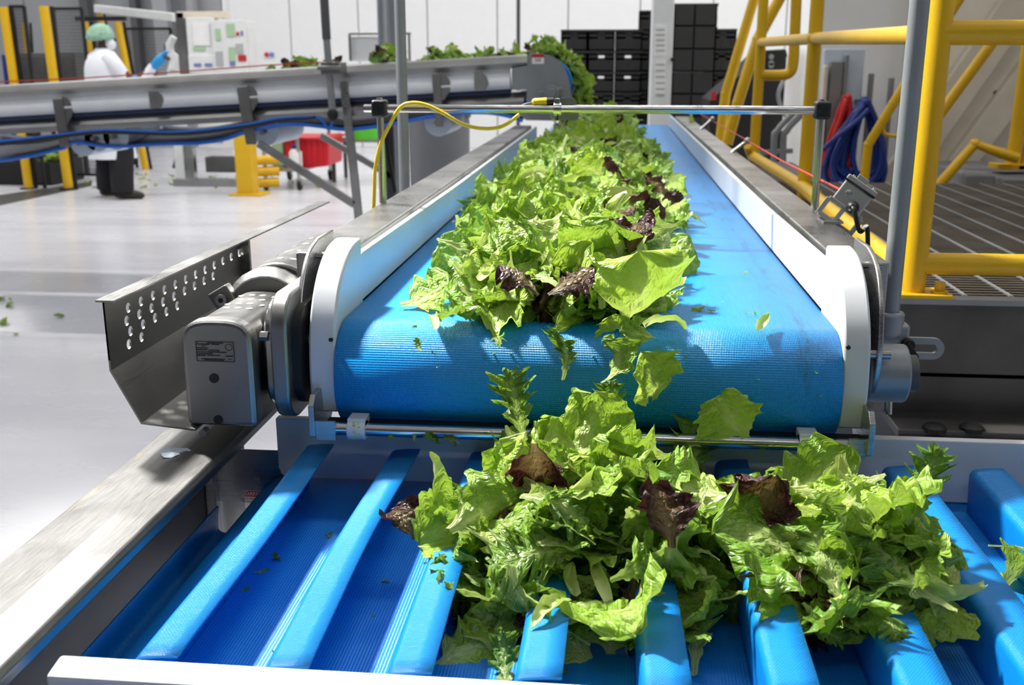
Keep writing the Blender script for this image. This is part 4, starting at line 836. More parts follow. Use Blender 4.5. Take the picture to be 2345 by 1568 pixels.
for xx in (a.x+.03, b_.x-.03): MB().box((xx-.02, 8.65, 0), (xx+.02, 8.7, .1)).build('leg', M['steel'], o)
q = onY(1591, 35, YC-.62); tag(MB().prism([(q.x-.05, q.z-.08), (q.x+.05, q.z-.08), (q.x+.035, q.z+.06), (q.x-.04, q.z+.05)], 'y', YC-.615, YC-.612).build('paper_tag', M['inkgrey'], None, q), 'pale paper tag on the topmost black crate', 'tag')

# ------------------------------------------------------------------ equipment between the railings: machine, pallet truck, rack, hoses
o = thing('black_machine', 'black machine with a slanted side behind the far yellow railing posts', 'machine', tuple(onY(1740, 400, 8.2)))
MB().prism([(onY(x_, y_, 8.2).x, onY(x_, y_, 8.2).z) for x_, y_ in ((1625, 590), (1625, 230), (1690, 175), (1750, 115), (1800, 112), (1812, 160), (1812, 590))][::-1], 'y', 8.2, 9.0).build('body', M['crate'], o, bevel=.01)
for py in (130, 144, 150): q = onY(1766, py, 8.2); MB().cyl((q.x, 8.19, q.z), (q.x, 8.2, q.z), .02, 12).build('button', M['galv'], o)
q = onY(1634, 220, 8.2); MB().box((q.x-.02, 8.19, q.z-.03), (q.x+.02, 8.2, q.z+.03)).build('red_lamp', M['signred'], o)
o = thing('pallet_truck', 'grey bent tube handles of a hand truck behind the railing', 'hand truck', tuple(onY(1800, 400, 6.9)))
for i, px_ in enumerate((1796, 1818)):
    MB().tube(smooth_path([onY(px_+28, 250, 6.9), onY(px_+12, 268, 6.9), onY(px_-16, 300, 6.9), onY(px_-24, 340, 6.9), onY(px_-24, 640, 6.9)], 5), .02, 12).build('handle_tube', M['galv'], o)
MB().bar(onY(1740, 350, 6.9), onY(1815, 345, 6.9), .03, .03).build('cross_tube', M['galv'], o)
o = thing('white_tank', 'tall white cylinder tank behind the yellow railing post', 'tank', tuple(onY(1840, 400, 7.8))); q = onY(1835, 120, 7.8)
MB().tube([(q.x, 7.8, 0), (q.x, 7.8, 1.36), (q.x, 7.8, 1.42)], .13, 24, True, [.10, .10, .06]).build('shell', M['offwhite'], o); MB().tube(smooth_path([(q.x-.1, 7.7, 1.25), (q.x-.16, 7.68, 1.1), (q.x-.1, 7.69, .95)], 5), .015, 8).build('side_pipe', M['galv'], o)
o = thing('tool_rack', 'pale rack board with grey steel strips holding the coiled hoses', 'rack', tuple(onY(1940, 420, 6.7)))
pbox(1885, 112, 1978, 415, 6.78, 6.84, 'board', 'frost'); 
for x0, y0 in ((1885, 150), (1933, 125), (1990, 168), (2036, 178)): pbox(x0, y0, x0+9, 420, 6.7, 6.77, 'steel_strip', 'tan' if x0 == 1885 else 'galv')
pbox(1900, 140, 1930, 418, 6.72, 6.78, 'cover', 'galv')
def coil(label, m, cpx, y, w, h, n, seed, tail=None):
    rr = random.Random(seed); c0_ = onY(*cpx, y); o = thing('hose_coil', label, 'hose', tuple(c0_))
    pts = []
    for k in range(n):
        ww = w*rr.uniform(.45, 1.); hh = h*rr.uniform(.8, 1.08); ox = rr.uniform(-.25, .25)*w; dy = rr.uniform(-.06, .04)
        for q in range(12):
            a_ = 2*pi*q/12; pts.append(c0_+Vector((ox*(1-cos(a_))*.8+ww*sin(a_)*(.62-.38*cos(a_)), dy, rr.uniform(-.02, .02)-hh+hh*cos(a_))))
    MB().tube(smooth_path(pts, 3), .0165, 8).build('hose', M[m], o)
    if tail: MB().tube(smooth_path([onY(a, b_, y-.08) for a, b_ in tail], 6), .015, 8).build('hose_end', M[m], o)
    MB().cyl(c0_+Vector((0, -.06, -.005)), (c0_.x, 6.78, c0_.z-.005), .012, 8).build('hook', M['steel_dark'], o)
coil('thick coil of dark blue hose hung on the rack beside the railing', 'hoseblue', (1982, 232), 6.52, .21, .27, 15, 3, [(1990, 250), (1960, 280), (1915, 315), (1882, 345)])
coil('coil of red hose hanging behind the blue hose', 'hosered', (1938, 225), 6.62, .10, .22, 8, 5)

# ------------------------------------------------------------------ the worker beyond the rear conveyor
def worker():
    ft = onZ(268, 452, 0); yaw = radians(50)
    o = thing('person', 'worker in white coat, green hairnet and blue gloves reaching forward beyond the rear conveyor', 'person', tuple(ft))
    R_ = Matrix.Rotation(yaw, 3, 'Z')
    R2 = Matrix.Rotation(radians(12), 3, 'Z')
    def L(x, y, z): return R_ @ Vector((x, y, z)) + ft     # local: +x is where the person faces
    def LH(x, y, z): return R2 @ Vector((x, y, z)) + ft    # head turned further towards the hands
    # continuous body through a skin modifier
    J = {'pel': (0, 0, .90, .13), 'waist': (0, 0, 1.05, .125), 'chest': (-.01, 0, 1.25, .145), 'neckb': (-.01, 0, 1.40, .085), 'neck': (.02, 0, 1.47, .055), 'head': (.045, 0, 1.56, .078), 'top': (.035, 0, 1.635, .068),
         'shl': (-.01, .16, 1.36, .062), 'ell': (.13, .25, 1.14, .045), 'wrl': (.30, .12, 1.16, .032), 'pml': (.35, .08, 1.17, .034),
         'shr': (-.01, -.16, 1.36, .062), 'elr': (.14, -.33, 1.13, .045), 'wrr': (.31, -.47, 1.31, .032), 'pmr': (.355, -.515, 1.37, .034),
         'hl': (0, .10, .86, .092), 'kl': (.02, .15, .47, .065), 'al': (-.01, .18, .09, .045), 'tl': (.10, .19, .05, .038),
         'hr': (0, -.10, .86, .092), 'kr': (.02, -.15, .47, .065), 'ar': (-.01, -.18, .09, .045), 'tr': (.10, -.19, .05, .038)}
    E_ = [('pel','waist'),('waist','chest'),('chest','neckb'),('neckb','neck'),('neck','head'),('head','top'),('chest','shl'),('shl','ell'),('ell','wrl'),('wrl','pml'),('chest','shr'),('shr','elr'),('elr','wrr'),('wrr','pmr'),
          ('pel','hl'),('hl','kl'),('kl','al'),('al','tl'),('pel','hr'),('hr','kr'),('kr','ar'),('ar','tr')]
    keys = list(J); vs = [L(*J[k][:3])-ft for k in keys]; rad = [J[k][3] for k in keys]; ed = [(keys.index(a), keys.index(b)) for a, b in E_]
    for pm, sgn in (('pml', 1), ('pmr', -1)):
        bx, by, bz, _ = J[pm]; wq = Vector(J[pm][:3])-Vector(J['wr'+pm[2]][:3]); wq.z = 0; wq.normalize(); sdv = Vector((-wq.y, wq.x, 0))
        def HL(a, b, c): return L(*(Vector((bx, by, bz))+wq*a+sdv*b+Vector((0, 0, c))))
        for f in range(4):
            yy = (f-1.5)*.019; ln_ = (.05, .06, .055, .042)[f]
            i0 = len(vs); vs += [HL(.035, yy, .012)-ft, HL(.035+ln_*.55, yy, .010)-ft, HL(.035+ln_*.9, yy, -.018)-ft]; rad += [.0105, .0095, .0085]; ed += [(keys.index(pm), i0), (i0, i0+1), (i0+1, i0+2)]
        i0 = len(vs); vs += [HL(.005, -sgn*.038, 0)-ft, HL(.035, -sgn*.050, -.012)-ft]; rad += [.0115, .0095]; ed += [(keys.index(pm), i0), (i0, i0+1)]
    me = bpy.data.meshes.new('body'); me.from_pydata(vs, ed, []); me.materials.append(M['skin'])
    b = bpy.data.objects.new('body', me); COL.objects.link(b); b.parent = o; ORG[b.name] = ft
    m = b.modifiers.new('skin', 'SKIN'); m.use_smooth_shade = True
    for i, v in enumerate(me.skin_vertices[0].data): v.radius = (rad[i], rad[i]); v.use_root = (i == 0)
    m = b.modifiers.new('sub', 'SUBSURF'); m.levels = 1; m.render_levels = 1
    # face: nose, eyes, ears
    fc = MB().ball(LH(.128, 0, 1.545), .016, 10, 8, (1, .8, 1.2)); fc.build('nose', M['skin'], b)
    for sy in (-1, 1):
        MB().ball(LH(.108, sy*.032, 1.575), .011, 10, 8).build('eye', M['paper'], b); MB().ball(LH(.04, sy*.082, 1.555), .025, 10, 8, (.7, .35, 1.2)).build('ear', M['skin'], b)
    MB().ball(LH(.082, 0, 1.505), .062, 16, 10, (.8, .95, .95)).build('face_mask', M['coat'], o)
    hn = MB(); n = 22; rings = []
    for j in range(9):
        a_ = pi/2*j/8*1.22; rr = .128*sin(a_) if j else .002; 
        rings.append((LH(.0+.015*cos(a_)-.012, 0, 1.575+.125*cos(a_)), rr*1.06, rr*.98))
    rings[-1] = (rings[-1][0], rings[-1][1]*.88, rings[-1][2]*.88)
    hn.loft(rings[::-1], 22); net = hn.build('hairnet', M['hairnet'], o)
    tx = bpy.data.textures.new('puff', 'CLOUDS'); tx.noise_scale = .05; m = net.modifiers.new('sub', 'SUBSURF'); m.levels = 2; m.render_levels = 2; m = net.modifiers.new('puff', 'DISPLACE'); m.texture = tx; m.strength = .02
    # coat: trunk with skirt, collar, two sleeves
    rings = [((0,0,.40), .23, .25), ((0,0,.50), .222, .242), ((0,0,.80), .20, .225), ((0,0,.98), .185, .215), ((-.01,0,1.12), .18, .215), ((-.015,0,1.26), .172, .225), ((-.015,0,1.35), .145, .215), ((-.01,0,1.40), .105, .16), ((0,0,1.445), .078, .085), ((.005,0,1.465), .07, .072)]
    cb_ = MB(); nn = 28; vv = []
    for j, (c, rx, ry) in enumerate(rings):
        for k in range(nn):
            a_ = 2*pi*k/nn; wv = 1+(.03*sin(7*a_+j) if j < 4 else 0); vv.append(L(c[0]+rx*cos(a_)*wv, c[1]+ry*sin(a_)*wv, c[2]))
    fs = [(j*nn+k, j*nn+(k+1)%nn, (j+1)*nn+(k+1)%nn, (j+1)*nn+k) for j in range(len(rings)-1) for k in range(nn)]
    cb_.add(vv, fs, True); ct = cb_.build('lab_coat', M['coat'], o); m = ct.modifiers.new('sub', 'SUBSURF'); m.levels = 1; m.render_levels = 1
    for sy in (-1, 1):
        P_ = [L(-.01, sy*.14, 1.37), L(.02, sy*.215, 1.30), L(.11, sy*.27, 1.15), L(.19, sy*(.25 if sy > 0 else .36), 1.14), L(.285, .13, 1.16) if sy > 0 else L(.295, -.45, 1.295)]
        MB().tube(smooth_path(P_, 5), .07, 18, True, [.085-.0021*i for i in range(21)]).build('sleeve', M['coat'], o)
        q = L(*J['wrl' if sy > 0 else 'wrr'][:3]); e_ = L(*J['pml' if sy > 0 else 'pmr'][:3])
        g = MB().tube(smooth_path([q-(e_-q)*.4, q, e_, e_+(e_-q)*.55], 4), .04, 14, True, [.042, .041, .040, .040, .042, .045, .048, .048, .046, .042, .036, .028, .016])
        g.build('glove', M['glove'], o)
        for f in range(4):
            d = (e_-q).normalized()*.05; sd_ = d.cross(Vector((0,0,1))).normalized(); c = e_+d*.9+sd_*(f-1.5)*.02+Vector((0,0,.008)); MB().tube([c-d*.5, c, c+d*.7, c+d*1.05+Vector((0,0,-.02))], .0115, 8, True, [.012, .013, .012, .008]).build('glove_finger', M['glove'], o)
        # trousers, shoes
        P_ = [L(0, sy*.10, .86), L(.01, sy*.125, .66), L(.025, sy*.15, .47), L(.0, sy*.168, .25), L(-.01, sy*.178, .07)]
        MB().tube(smooth_path(P_, 4), .1, 18, True, [.135-.0018*i for i in range(17)]).build('trouser_leg', M['trousers'], o)
        tw = .6 if sy < 0 else -.1
        A_ = Matrix.Rotation(tw*-1.2, 3, 'Z'); pp_ = [Vector((-.09,0,.045)), Vector((-.05,0,.055)), Vector((.02,0,.055)), Vector((.10,0,.045)), Vector((.17,0,.035)), Vector((.20,0,.03))]
        c0_ = Vector((0, sy*.178, 0)); MB().tube([L(*(c0_+A_@p)) for p in pp_], .05, 16, True, [.030, .046, .050, .045, .035, .012]).build('shoe', M['shoe'], o)
    return o
worker()

# ------------------------------------------------------------------ lettuce
def sm(a, b, x): x = max(0, min(1, (x-a)/(b-a))); return x*x*(3-2*x)
def leaf_geo(kind, rd, nu, nv, L_=1.):
    """one leaf: rows along u, columns across; returns verts, faces, uvs. base at origin, grows along +y"""
    P = lambda a, b: rd.uniform(a, b)
    ph = [P(0, 6.28) for _ in range(8)]
    if kind == 'green': Wd, ruf, cup, bend = P(.38, .66), P(.045, .10), P(-.9, 1.0), P(-2.3, 2.6)
    elif kind == 'red': Wd, ruf, cup, bend = P(.40, .60), P(.06, .11), P(-.8, .9), P(-1.8, 2.0)
    elif kind == 'frisee': Wd, ruf, cup, bend = P(.28, .46), P(.04, .08), P(-.6, .6), P(-1.8, 1.8)
    else: Wd, ruf, cup, bend = P(.12, .22), .02, P(.8, 1.6), P(-2.2, 2.2)
    f1, f2, f3 = P(1.6, 2.6), P(3.0, 4.6), P(8, 12); nl = P(5.5, 8.5); tw = P(-.9, .9); jag = [[P(-1, 1) for _ in range(nu+1)] for _ in range(2)]; sk = P(-.25, .25)
    vs = []; uv = []; py = pz = 0.; ang = -bend*.35
    for i in range(nu+1):
        u = i/nu; 
        if i: ang += bend/nu*(.5+u); py += cos(ang)/nu*L_; pz += sin(ang)/nu*L_
        for j in range(nv+1):
            v = -1+2*j/nv; a = abs(v); sd = 0 if v < 0 else 1; p_ = ph[sd]; q_ = ph[2+sd]
            if kind in ('green', 'red'):
                w = (.13+.87*sm(.06, .52, u))*math.sqrt(max(.004, 1-max(0, (u-.60)/.402)**2))*(1+.13*sin(6.28*f1*u+p_)+.07*sin(6.28*f2*1.4*u+q_)+.07*abs(sin(3.14*f3*u+p_))*a+.035*jag[sd][i]*a)
                yo = a*a*.07*sin(6.28*f1*u+q_)+.05*(1-a*a)*sm(.7, 1, u)
            elif kind == 'frisee':
                s_ = (u*nl+ph[sd]*.16) % 1.; tooth = (1-abs(2*s_-1))**.8; s2 = (u*nl*3.1+ph[4+sd]) % 1.
                w = (.10+.90*sm(.04, .6, u)*(.22+.78*tooth)*(.8+.3*(1-abs(2*s2-1))))*(1-.75*sm(.78, 1.02, u)); yo = a*w*.42+.03*a*jag[sd][i]
            else: w = (.45+.55*sin(pi*min(1, u*.9+.12)))*(1-.8*sm(.85, 1, u)); yo = 0
            w *= Wd*L_; r_ = ruf*L_*a**2.1*sm(.1, .5, u if kind != 'rib' else 0)
            x = v*w*(1-.18*a*abs(cup)); zz = cup*w*a*a*.55 + r_*(sin(6.28*f2*u+p_+a*1.5)+.42*a*sin(6.28*f3*u+q_)+.12*a*sin(6.28*f3*1.9*u+p_)) + L_*(.014*sin(23*u+9*v+p_)+.016*sin(13*u-11*v+q_)+.02*sin(7*u+5*v*v+p_))*sm(.1, .4, u)
            if kind != 'rib': zz -= .02*L_*max(0, 1-a*5)*(1-u)
            x += sk*u*u*L_*.4
            t_ = tw*u; x, zz = x*cos(t_)-zz*sin(t_), x*sin(t_)+zz*cos(t_)
            na = ang+pi/2; vs.append((x, py+yo*cos(ang)*L_*.5+zz*cos(na), pz+yo*sin(ang)*L_*.5+zz*sin(na))); uv.append((u, a))
    m = nv+1; fs = [(i*m+j, i*m+j+1, (i+1)*m+j+1, (i+1)*m+j) for i in range(nu) for j in range(nv)]
    cy = sum(v[1] for v in vs)/len(vs); cz = sum(v[2] for v in vs)/len(vs)
    return [(x, y-cy, z-cz) for x, y, z in vs], fs, uv
def leaf_mesh(kind, seed, nu, nv):
    v, f, uv = leaf_geo(kind, random.Random(seed), nu, nv); me = bpy.data.meshes.new('lettuce'); me.from_pydata(v, [], f)
    l = me.uv_layers.new(name='uv'); ix = [0]*len(me.loops); me.loops.foreach_get('vertex_index', ix); l.data.foreach_set('uv', [c for i in ix for c in uv[i]])
    me.polygons.foreach_set('use_smooth', [True]*len(f)); me.materials.append(M[MATK[kind]]); return me
MATK = {'green': 'leaf', 'red': 'redleaf', 'frisee': 'frisee', 'rib': 'rib'}
NAMEK = {'green': 'lettuce_leaf', 'red': 'red_lettuce_leaf', 'frisee': 'frisee_leaf', 'rib': 'lettuce_rib'}
LIB = {'green': [leaf_mesh('green', 100+i, 40, 14) for i in range(16)], 'frisee': [leaf_mesh('frisee', 200+i, 52, 8) for i in range(12)],
       'red': [leaf_mesh('red', 300+i, 36, 14) for i in range(7)], 'rib': [leaf_mesh('rib', 400+i, 14, 4) for i in range(7)]}
LOWG = {'green': [leaf_geo('green', random.Random(500+i), 22, 8) for i in range(10)], 'frisee': [leaf_geo('frisee', random.Random(600+i), 22, 4) for i in range(8)], 'red': [leaf_geo('red', random.Random(700+i), 18, 8) for i in range(4)], 'rib': [leaf_geo('rib', random.Random(750+i), 8, 3) for i in range(4)]}
def put(kind, loc, rot, size, label, group=None, var=None, rd=random):
    me = LIB[kind][(var if var is not None else rd.randrange(100)) % len(LIB[kind])]
    o = bpy.data.objects.new(NAMEK[kind], me); COL.objects.link(o); o.location = loc; o.rotation_euler = rot; o.scale = (size, size, size)
    return tag(o, label, 'leaf', group)
class Bulk:      # heap filler: many leaves joined, past what can be picked apart
    def __init__(s): s.v = {}; 
    def add(s, kind, loc, rot, size, rd):
        g = LOWG[kind][rd.randrange(100) % len(LOWG[kind])]; Mx = Euler(rot).to_matrix()*size; d = s.v.setdefault(kind, ([], [], [], [])); b = len(d[0]); L_ = Vector(loc)
        d[0].extend(Mx @ Vector(p) + L_ for p in g[0]); d[1].extend(tuple(b+i for i in f) for f in g[1]); d[2].extend(g[2]); d[3].extend([rd.random()]*len(g[0]))
    def build(s, name, label, loc):
        me = bpy.data.meshes.new(name); vs = []; fs = []; uv = []; tt = []; mi = []
        for i, (k, d) in enumerate(s.v.items()):
            b = len(vs); vs += [p-Vector(loc) for p in d[0]]; fs += [tuple(b+q for q in f) for f in d[1]]; uv += d[2]; tt += d[3]; mi += [i]*len(d[1]); me.materials.append(M[MATK[k]])
        me.from_pydata(vs, [], fs); l = me.uv_layers.new(name='uv'); ix = [0]*len(me.loops); me.loops.foreach_get('vertex_index', ix); l.data.foreach_set('uv', [c for i in ix for c in uv[i]])
        a = me.attributes.new('tint', 'FLOAT', 'POINT'); a.data.foreach_set('value', tt); me.polygons.foreach_set('material_index', mi); me.polygons.foreach_set('use_smooth', [True]*len(fs))
        o = bpy.data.objects.new(name, me); COL.objects.link(o); o.location = loc; return tag(o, label, 'lettuce', None, 'stuff')
def rot(rd, tilt): return (rd.gauss(0, tilt), rd.gauss(0, tilt*.8), rd.uniform(0, 6.28))
def kindof(rd, fr=.30, re=.06, ri=.09):
    x = rd.random(); return 'frisee' if x < fr else 'red' if x < fr+re else 'rib' if x < fr+re+ri else 'green'
# the long heap on the flat belt: edges read along the belt
EDGE = [(1.62, -.21, .075), (1.8, -.30, .10), (2.17, -.35, .13), (2.56, -.375, .175), (3.0, -.375, .20), (3.64, -.37, .205), (4.6, -.35, .15), (5.8, -.345, .15), (6.7, -.30, .11)]
def edge(y):
    for i in range(len(EDGE)-1):
        a, b = EDGE[i], EDGE[i+1]
        if y <= b[0] or i == len(EDGE)-2:
            t_ = max(0, min(1, (y-a[0])/(b[0]-a[0]))); return a[1]+(b[1]-a[1])*t_, a[2]+(b[2]-a[2])*t_
def hheap(x, y):
    l, r = edge(y); m = (l+r)/2; h = (r-l)/2; q = max(0, 1-abs((x-m)/h)**2.2); e = sm(1.52, 1.85, y)
    return (.11+.018*sin(5*y)+.015*sin(9*x+3*y))*q**.7*e+.006
rd = random.Random(11); bulk = Bulk()
for i in range(1150):
    y = 1.63+(rd.random()**1.5)*5.1; l, r = edge(y); x = l+(r-l)*(.06+.88*rd.random()); h = hheap(x, y)
    k = kindof(rd, .34, .07, .08); bulk.add(k, (x, y, .905+h*rd.uniform(.08, .92)), rot(rd, .7), rd.uniform(.055, .095)*(.8 if k == 'rib' else 1.1 if k == 'frisee' else 1), rd)
bulk.build('lettuce_heap', 'small cut lettuce shreds filling the heap along the flat blue belt', (0, 3, .9))
KN = {'green': 'green lettuce leaf', 'frisee': 'jagged frisee leaf', 'red': 'dark red lettuce leaf', 'rib': 'pale lettuce rib'}
N1 = 285
def where(k, y, f, h):
    a = 'at the very front' if y < 1.85 else 'close to the belt nose' if y < 2.15 else 'before the crossbar' if y < 2.45 else 'under the crossbar' if y < 2.9 else 'just past the crossbar' if y < 3.6 else 'in the far half' if y < 4.9 else 'at the far end'
    b = 'motor side edge' if f < .2 else 'motor side' if f < .4 else 'crest' if f < .6 else 'railing side' if f < .8 else 'railing side edge'
    return '%s, %s of the belt heap, %s' % (KN[k], b, a), '%s of the belt heap, %s, %s' % (KN[k].replace('leaf', 'leaves').replace('rib', 'ribs'), b, a)
for i in range(N1):
    y = 1.64+5.0*((i+.5)/N1)**1.55; l, r = edge(y); x = l+(r-l)*(.03+.94*((i*.618034) % 1)); h = hheap(x, y); k = kindof(rd)
    sz = {'green': rd.uniform(.075, .145), 'frisee': rd.uniform(.095, .15), 'red': rd.uniform(.065, .10), 'rib': rd.uniform(.07, .11)}[k]
    put(k, (x, y, .905+h*rd.uniform(.8, 1.05)+.012), rot(rd, .62), sz, *where(k, y, (x-l)/(r-l), h), None, rd)
# the pile where the lettuce lands on the cleated belt, and the clump farther along it
def pile(cx, cy, rx, ry, zb, ht, nb, nt, key, lab, seed, sz=(.075, .125), fr=.36):
    rd = random.Random(seed); bk = Bulk()
    def H(x, y): q = max(0, 1-((x-cx)/rx)**2-((y-cy)/ry)**2); return ht*q**.6
    def pick():
        while True:
            x, y = cx+rd.uniform(-rx, rx), cy+rd.uniform(-ry, ry)
            if ((x-cx)/rx)**2+((y-cy)/ry)**2 < 1: return x, y
    for i in range(nb):
        x, y = pick(); k = kindof(rd, .45, .06, .08); bk.add(k, (x, y, zb+H(x, y)*rd.uniform(.1, .9)), rot(rd, .8), rd.uniform(.045, .08), rd)
    bk.build('lettuce_heap', 'small lettuce shreds filling the %s' % lab, (cx, cy, zb))
    def place(k, x, y):
        b = 'back part' if y > cy+ry*.3 else 'front part' if y < cy-ry*.3 else 'middle part'; a = 'motor side' if x < cx-rx*.3 else 'platform side' if x > cx+rx*.3 else 'centre'
        return '%s, %s of the %s, %s' % (KN[k], a, lab, b), '%s, %s of the %s, %s' % (KN[k].replace('leaf', 'leaves').replace('rib', 'ribs'), a, lab, b)
    for i in range(nt):
        x, y = pick(); k = kindof(rd, fr, .07, .07); put(k, (x, y, zb+H(x, y)*rd.uniform(.85, 1.1)+.008), rot(rd, .68), rd.uniform(*sz)*(1.15 if k == 'frisee' else .8 if k == 'red' else 1), *place(k, x, y), None, rd)
pile(-.02, 1.30, .215, .21, .625, .155, 330, 84, 'a', 'landing pile', 21, (.07, .125))
pile(.30, 1.265, .125, .19, .66, .10, 150, 46, 'b', 'clump beside the landing pile', 22, (.07, .13))
pile(.66, 1.31, .09, .12, .63, .06, 40, 12, 'c', 'clump cut by the picture edge', 23)

# single leaves that lie or fall by themselves
def E_(x, y, z): return (radians(x), radians(y), radians(z))
def single(kind, px, py, Y_, size, r, label, var, name=None):
    return put(kind, onY(px, py, Y_), E_(*r), size, label, None, var)
def lying(kind, px, py, z, size, r, label, var):
    p = onZ(px, py, z); return put(kind, p, E_(*r), size, label, None, var)
single('frisee', 1292, 806, 1.50, .085, (60, 20, 35), 'small frilly dark green leaf tumbling over the belt nose', 3)
single('green', 1405, 825, 1.49, .085, (70, -15, -70), 'pale stem half of a folded leaf sliding over the nose', 1)
single('green', 1495, 868, 1.47, .095, (75, 25, 215), 'bright wavy leaf tip falling over the middle of the nose', 5)
single('frisee', 1185, 925, 1.45, .115, (85, 10, 170), 'long drooping leaf falling in front of the scraper rod', 6)
single('green', 1678, 958, 1.44, .082, (80, 30, 160), 'pale crumpled leaf falling alone near the far clamp', 9)
single('rib', 1215, 1040, 1.36, .115, (30, 10, 75), 'broad pale leaf rib tossed above the pile', 2)
single('rib', 1003, 1092, 1.33, .075, (60, 0, 40), 'thin pale stalk sticking up at the edge of the pile', 4)
lying('green', 978, 672, .925, .10, (25, 20, -60), 'curled green leaf with white rib apart on the flat belt', 7)
lying('rib', 994, 730, .912, .062, (10, 0, 15), 'small pale rib fragment near the curled leaf', 0)
lying('rib', 1748, 737, .915, .055, (15, 20, -20), 'single pale crescent rib lying alone on the flat belt', 3)
lying('rib', 1525, 735, .918, .07, (5, 0, -75), 'pale rib at the front corner of the long heap', 1)
lying('green', 1463, 764, .912, .06, (15, 0, 110), 'green scrap just ahead of the long heap', 11)
lying('green', 1555, 432, .93, .10, (20, 10, 60), 'green leaf poking out of the far side of the heap', 2)
lying('frisee', 1578, 492, .93, .10, (25, 0, 80), 'frilly leaf poking out of the far side of the heap', 8)
lying('green', 1492, 378, .91, .075, (10, 0, 20), 'small green leaf apart from the heap on the far belt', 4)
lying('red', 1452, 538, 1.02, .075, (50, 20, 10), 'big dark red leaf standing on the crest of the heap', 2)
lying('green', 1450, 665, .975, .165, (48, 14, 205), 'very large pale green leaf draped over the front of the heap', 12)
lying('red', 1190, 640, .975, .085, (30, 0, 60), 'dark red leaf at the front of the heap', 4)
lying('red', 1310, 645, .975, .085, (30, 20, -60), 'brownish red leaf beside the very large pale leaf', 1)
lying('red', 1525, 1178, .79, .078, (50, 0, 20), 'dark purple leaf in the gap between pile and clump', 3)
lying('red', 1725, 1150, .775, .088, (60, 20, -40), 'brownish leaf with red edge at the corner of the clump', 5)
lying('red', 928, 1190, .70, .06, (40, 0, 50), 'small dark red tip at the outer edge of the pile', 6)
lying('green', 1070, 1488, .62, .09, (15, 30, -50), 'dull shaded leaf lying between the cleats', 6)
lying('frisee', 1155, 1515, .63, .085, (25, 0, 10), 'bright frilly leaf lying between the cleats', 5)
lying('rib', 1262, 1392, .695, .08, (10, 0, 155), 'pale stalk lying across a cleat below the pile', 5)
lying('frisee', 2040, 1430, .695, .055, (5, 0, 190), 'forked pale stem lying on a cleat below the clump', 9)
lying('green', 1425, 1400, .69, .13, (35, 10, 190), 'wavy bright leaf hanging down the front of the pile', 3)
lying('green', 1780, 1250, .735, .17, (30, -10, 100), 'large folded yellow green leaf on the side of the clump', 13)
lying('green', 2130, 1265, .73, .10, (45, 20, 190), 'pale cupped leaf at the outer side of the clump', 8)
lying('frisee', 2105, 1120, .77, .13, (60, 10, -20), 'upright fringed leaf at the back corner of the clump', 2)
lying('frisee', 1890, 1400, .70, .14, (25, 0, 185), 'spread of pale stalks over the front of the clump', 10)
lying('frisee', 1960, 1390, .70, .12, (25, 10, 165), 'second bunch of pale stalks beside the first', 4)
single('green', 1340, 985, 1.42, .12, (55, 0, -20), 'upright green leaf topping the pile under the nose', 10)
single('frisee', 1400, 950, 1.44, .11, (65, 0, 15), 'dark frilly leaf at the very top of the pile', 0)
single('green', 1270, 1040, 1.40, .13, (40, -20, 60), 'light green leaf bulging from the top of the pile', 14)
single('frisee', 1590, 1040, 1.52, .12, (70, 10, 0), 'dark green leaf against the white skirt behind the pile', 7)
lying('rib', 1584, 276, .995, .14, (40, 10, 150), 'curved green sliver resting on the far steel rail', 6)
lying('frisee', 1035, 655, .93, .085, (30, 10, 70), 'frilly leaf at the front corner of the heap on the motor side', 1)
lying('green', 1045, 720, .915, .06, (15, -10, 120), 'small green leaf behind the pale rib fragment on the flat belt', 3)
lying('rib', 1135, 745, .912, .045, (5, 0, 10), 'short pale rib lying at the middle of the heap front', 4)
lying('frisee', 958, 790, .895, .028, (30, 0, 30), 'tiny frilly scrap on the belt nose near the motor', 5)
lying('frisee', 1143, 775, .902, .028, (20, 0, 130), 'tiny frilly scrap ahead of the heap front', 7)
lying('green', 1420, 745, .915, .06, (20, 10, 170), 'narrow green leaf hanging out of the heap front', 9)
# small crumbs: on the belts, the scraper rod and the floor
def crumbs(name, label, pts, rd, s0, s1, loc):
    bk = Bulk()
    for p in pts: bk.add('frisee' if rd.random() < .6 else 'green', p, rot(rd, .4), rd.uniform(s0, s1), rd)
    bk.build(name, label, loc)
rd = random.Random(5)
pt = [onZ(a, b, .906) for a, b in ((948, 748), (1143, 776), (1030, 712), (1712, 717), (1655, 690))]; pt += [Vector((rd.uniform(-.36, .30), rd.uniform(1.62, 2.3), .9035)) for _ in range(14)]
crumbs('lettuce_crumbs', 'tiny green crumbs scattered on the flat belt', pt, rd, .006, .022, (0, 1.8, .9))
pt = []
for k in range(26):
    a_ = rd.uniform(-10, 40); pt.append(Vector((rd.uniform(-.40, .32), NY-(NR+.0015)*cos(radians(a_)), NZ+(NR+.0015)*sin(radians(a_)))))
crumbs('lettuce_crumbs', 'dark crumbs stuck to the curved belt nose', pt, rd, .003, .008, (0, 1.54, .8))
pt = [onZ(a, b, .612) for a, b in ((885, 1330), (855, 1410), (600, 1310), (640, 1280), (560, 1350), (1045, 1400), (1090, 1440))]+[Vector((rd.uniform(-.45, .6), rd.uniform(1.0, 1.55), .613)) for _ in range(30)]
crumbs('lettuce_crumbs', 'green crumbs scattered between the blue cleats', pt, rd, .006, .028, (0, 1.3, .61))
pt = [Vector((rd.uniform(-.37, -.05) if k < 16 else rd.uniform(-.3, .3), 1.512, .743+rd.uniform(-.012, .008))) for k in range(22)]
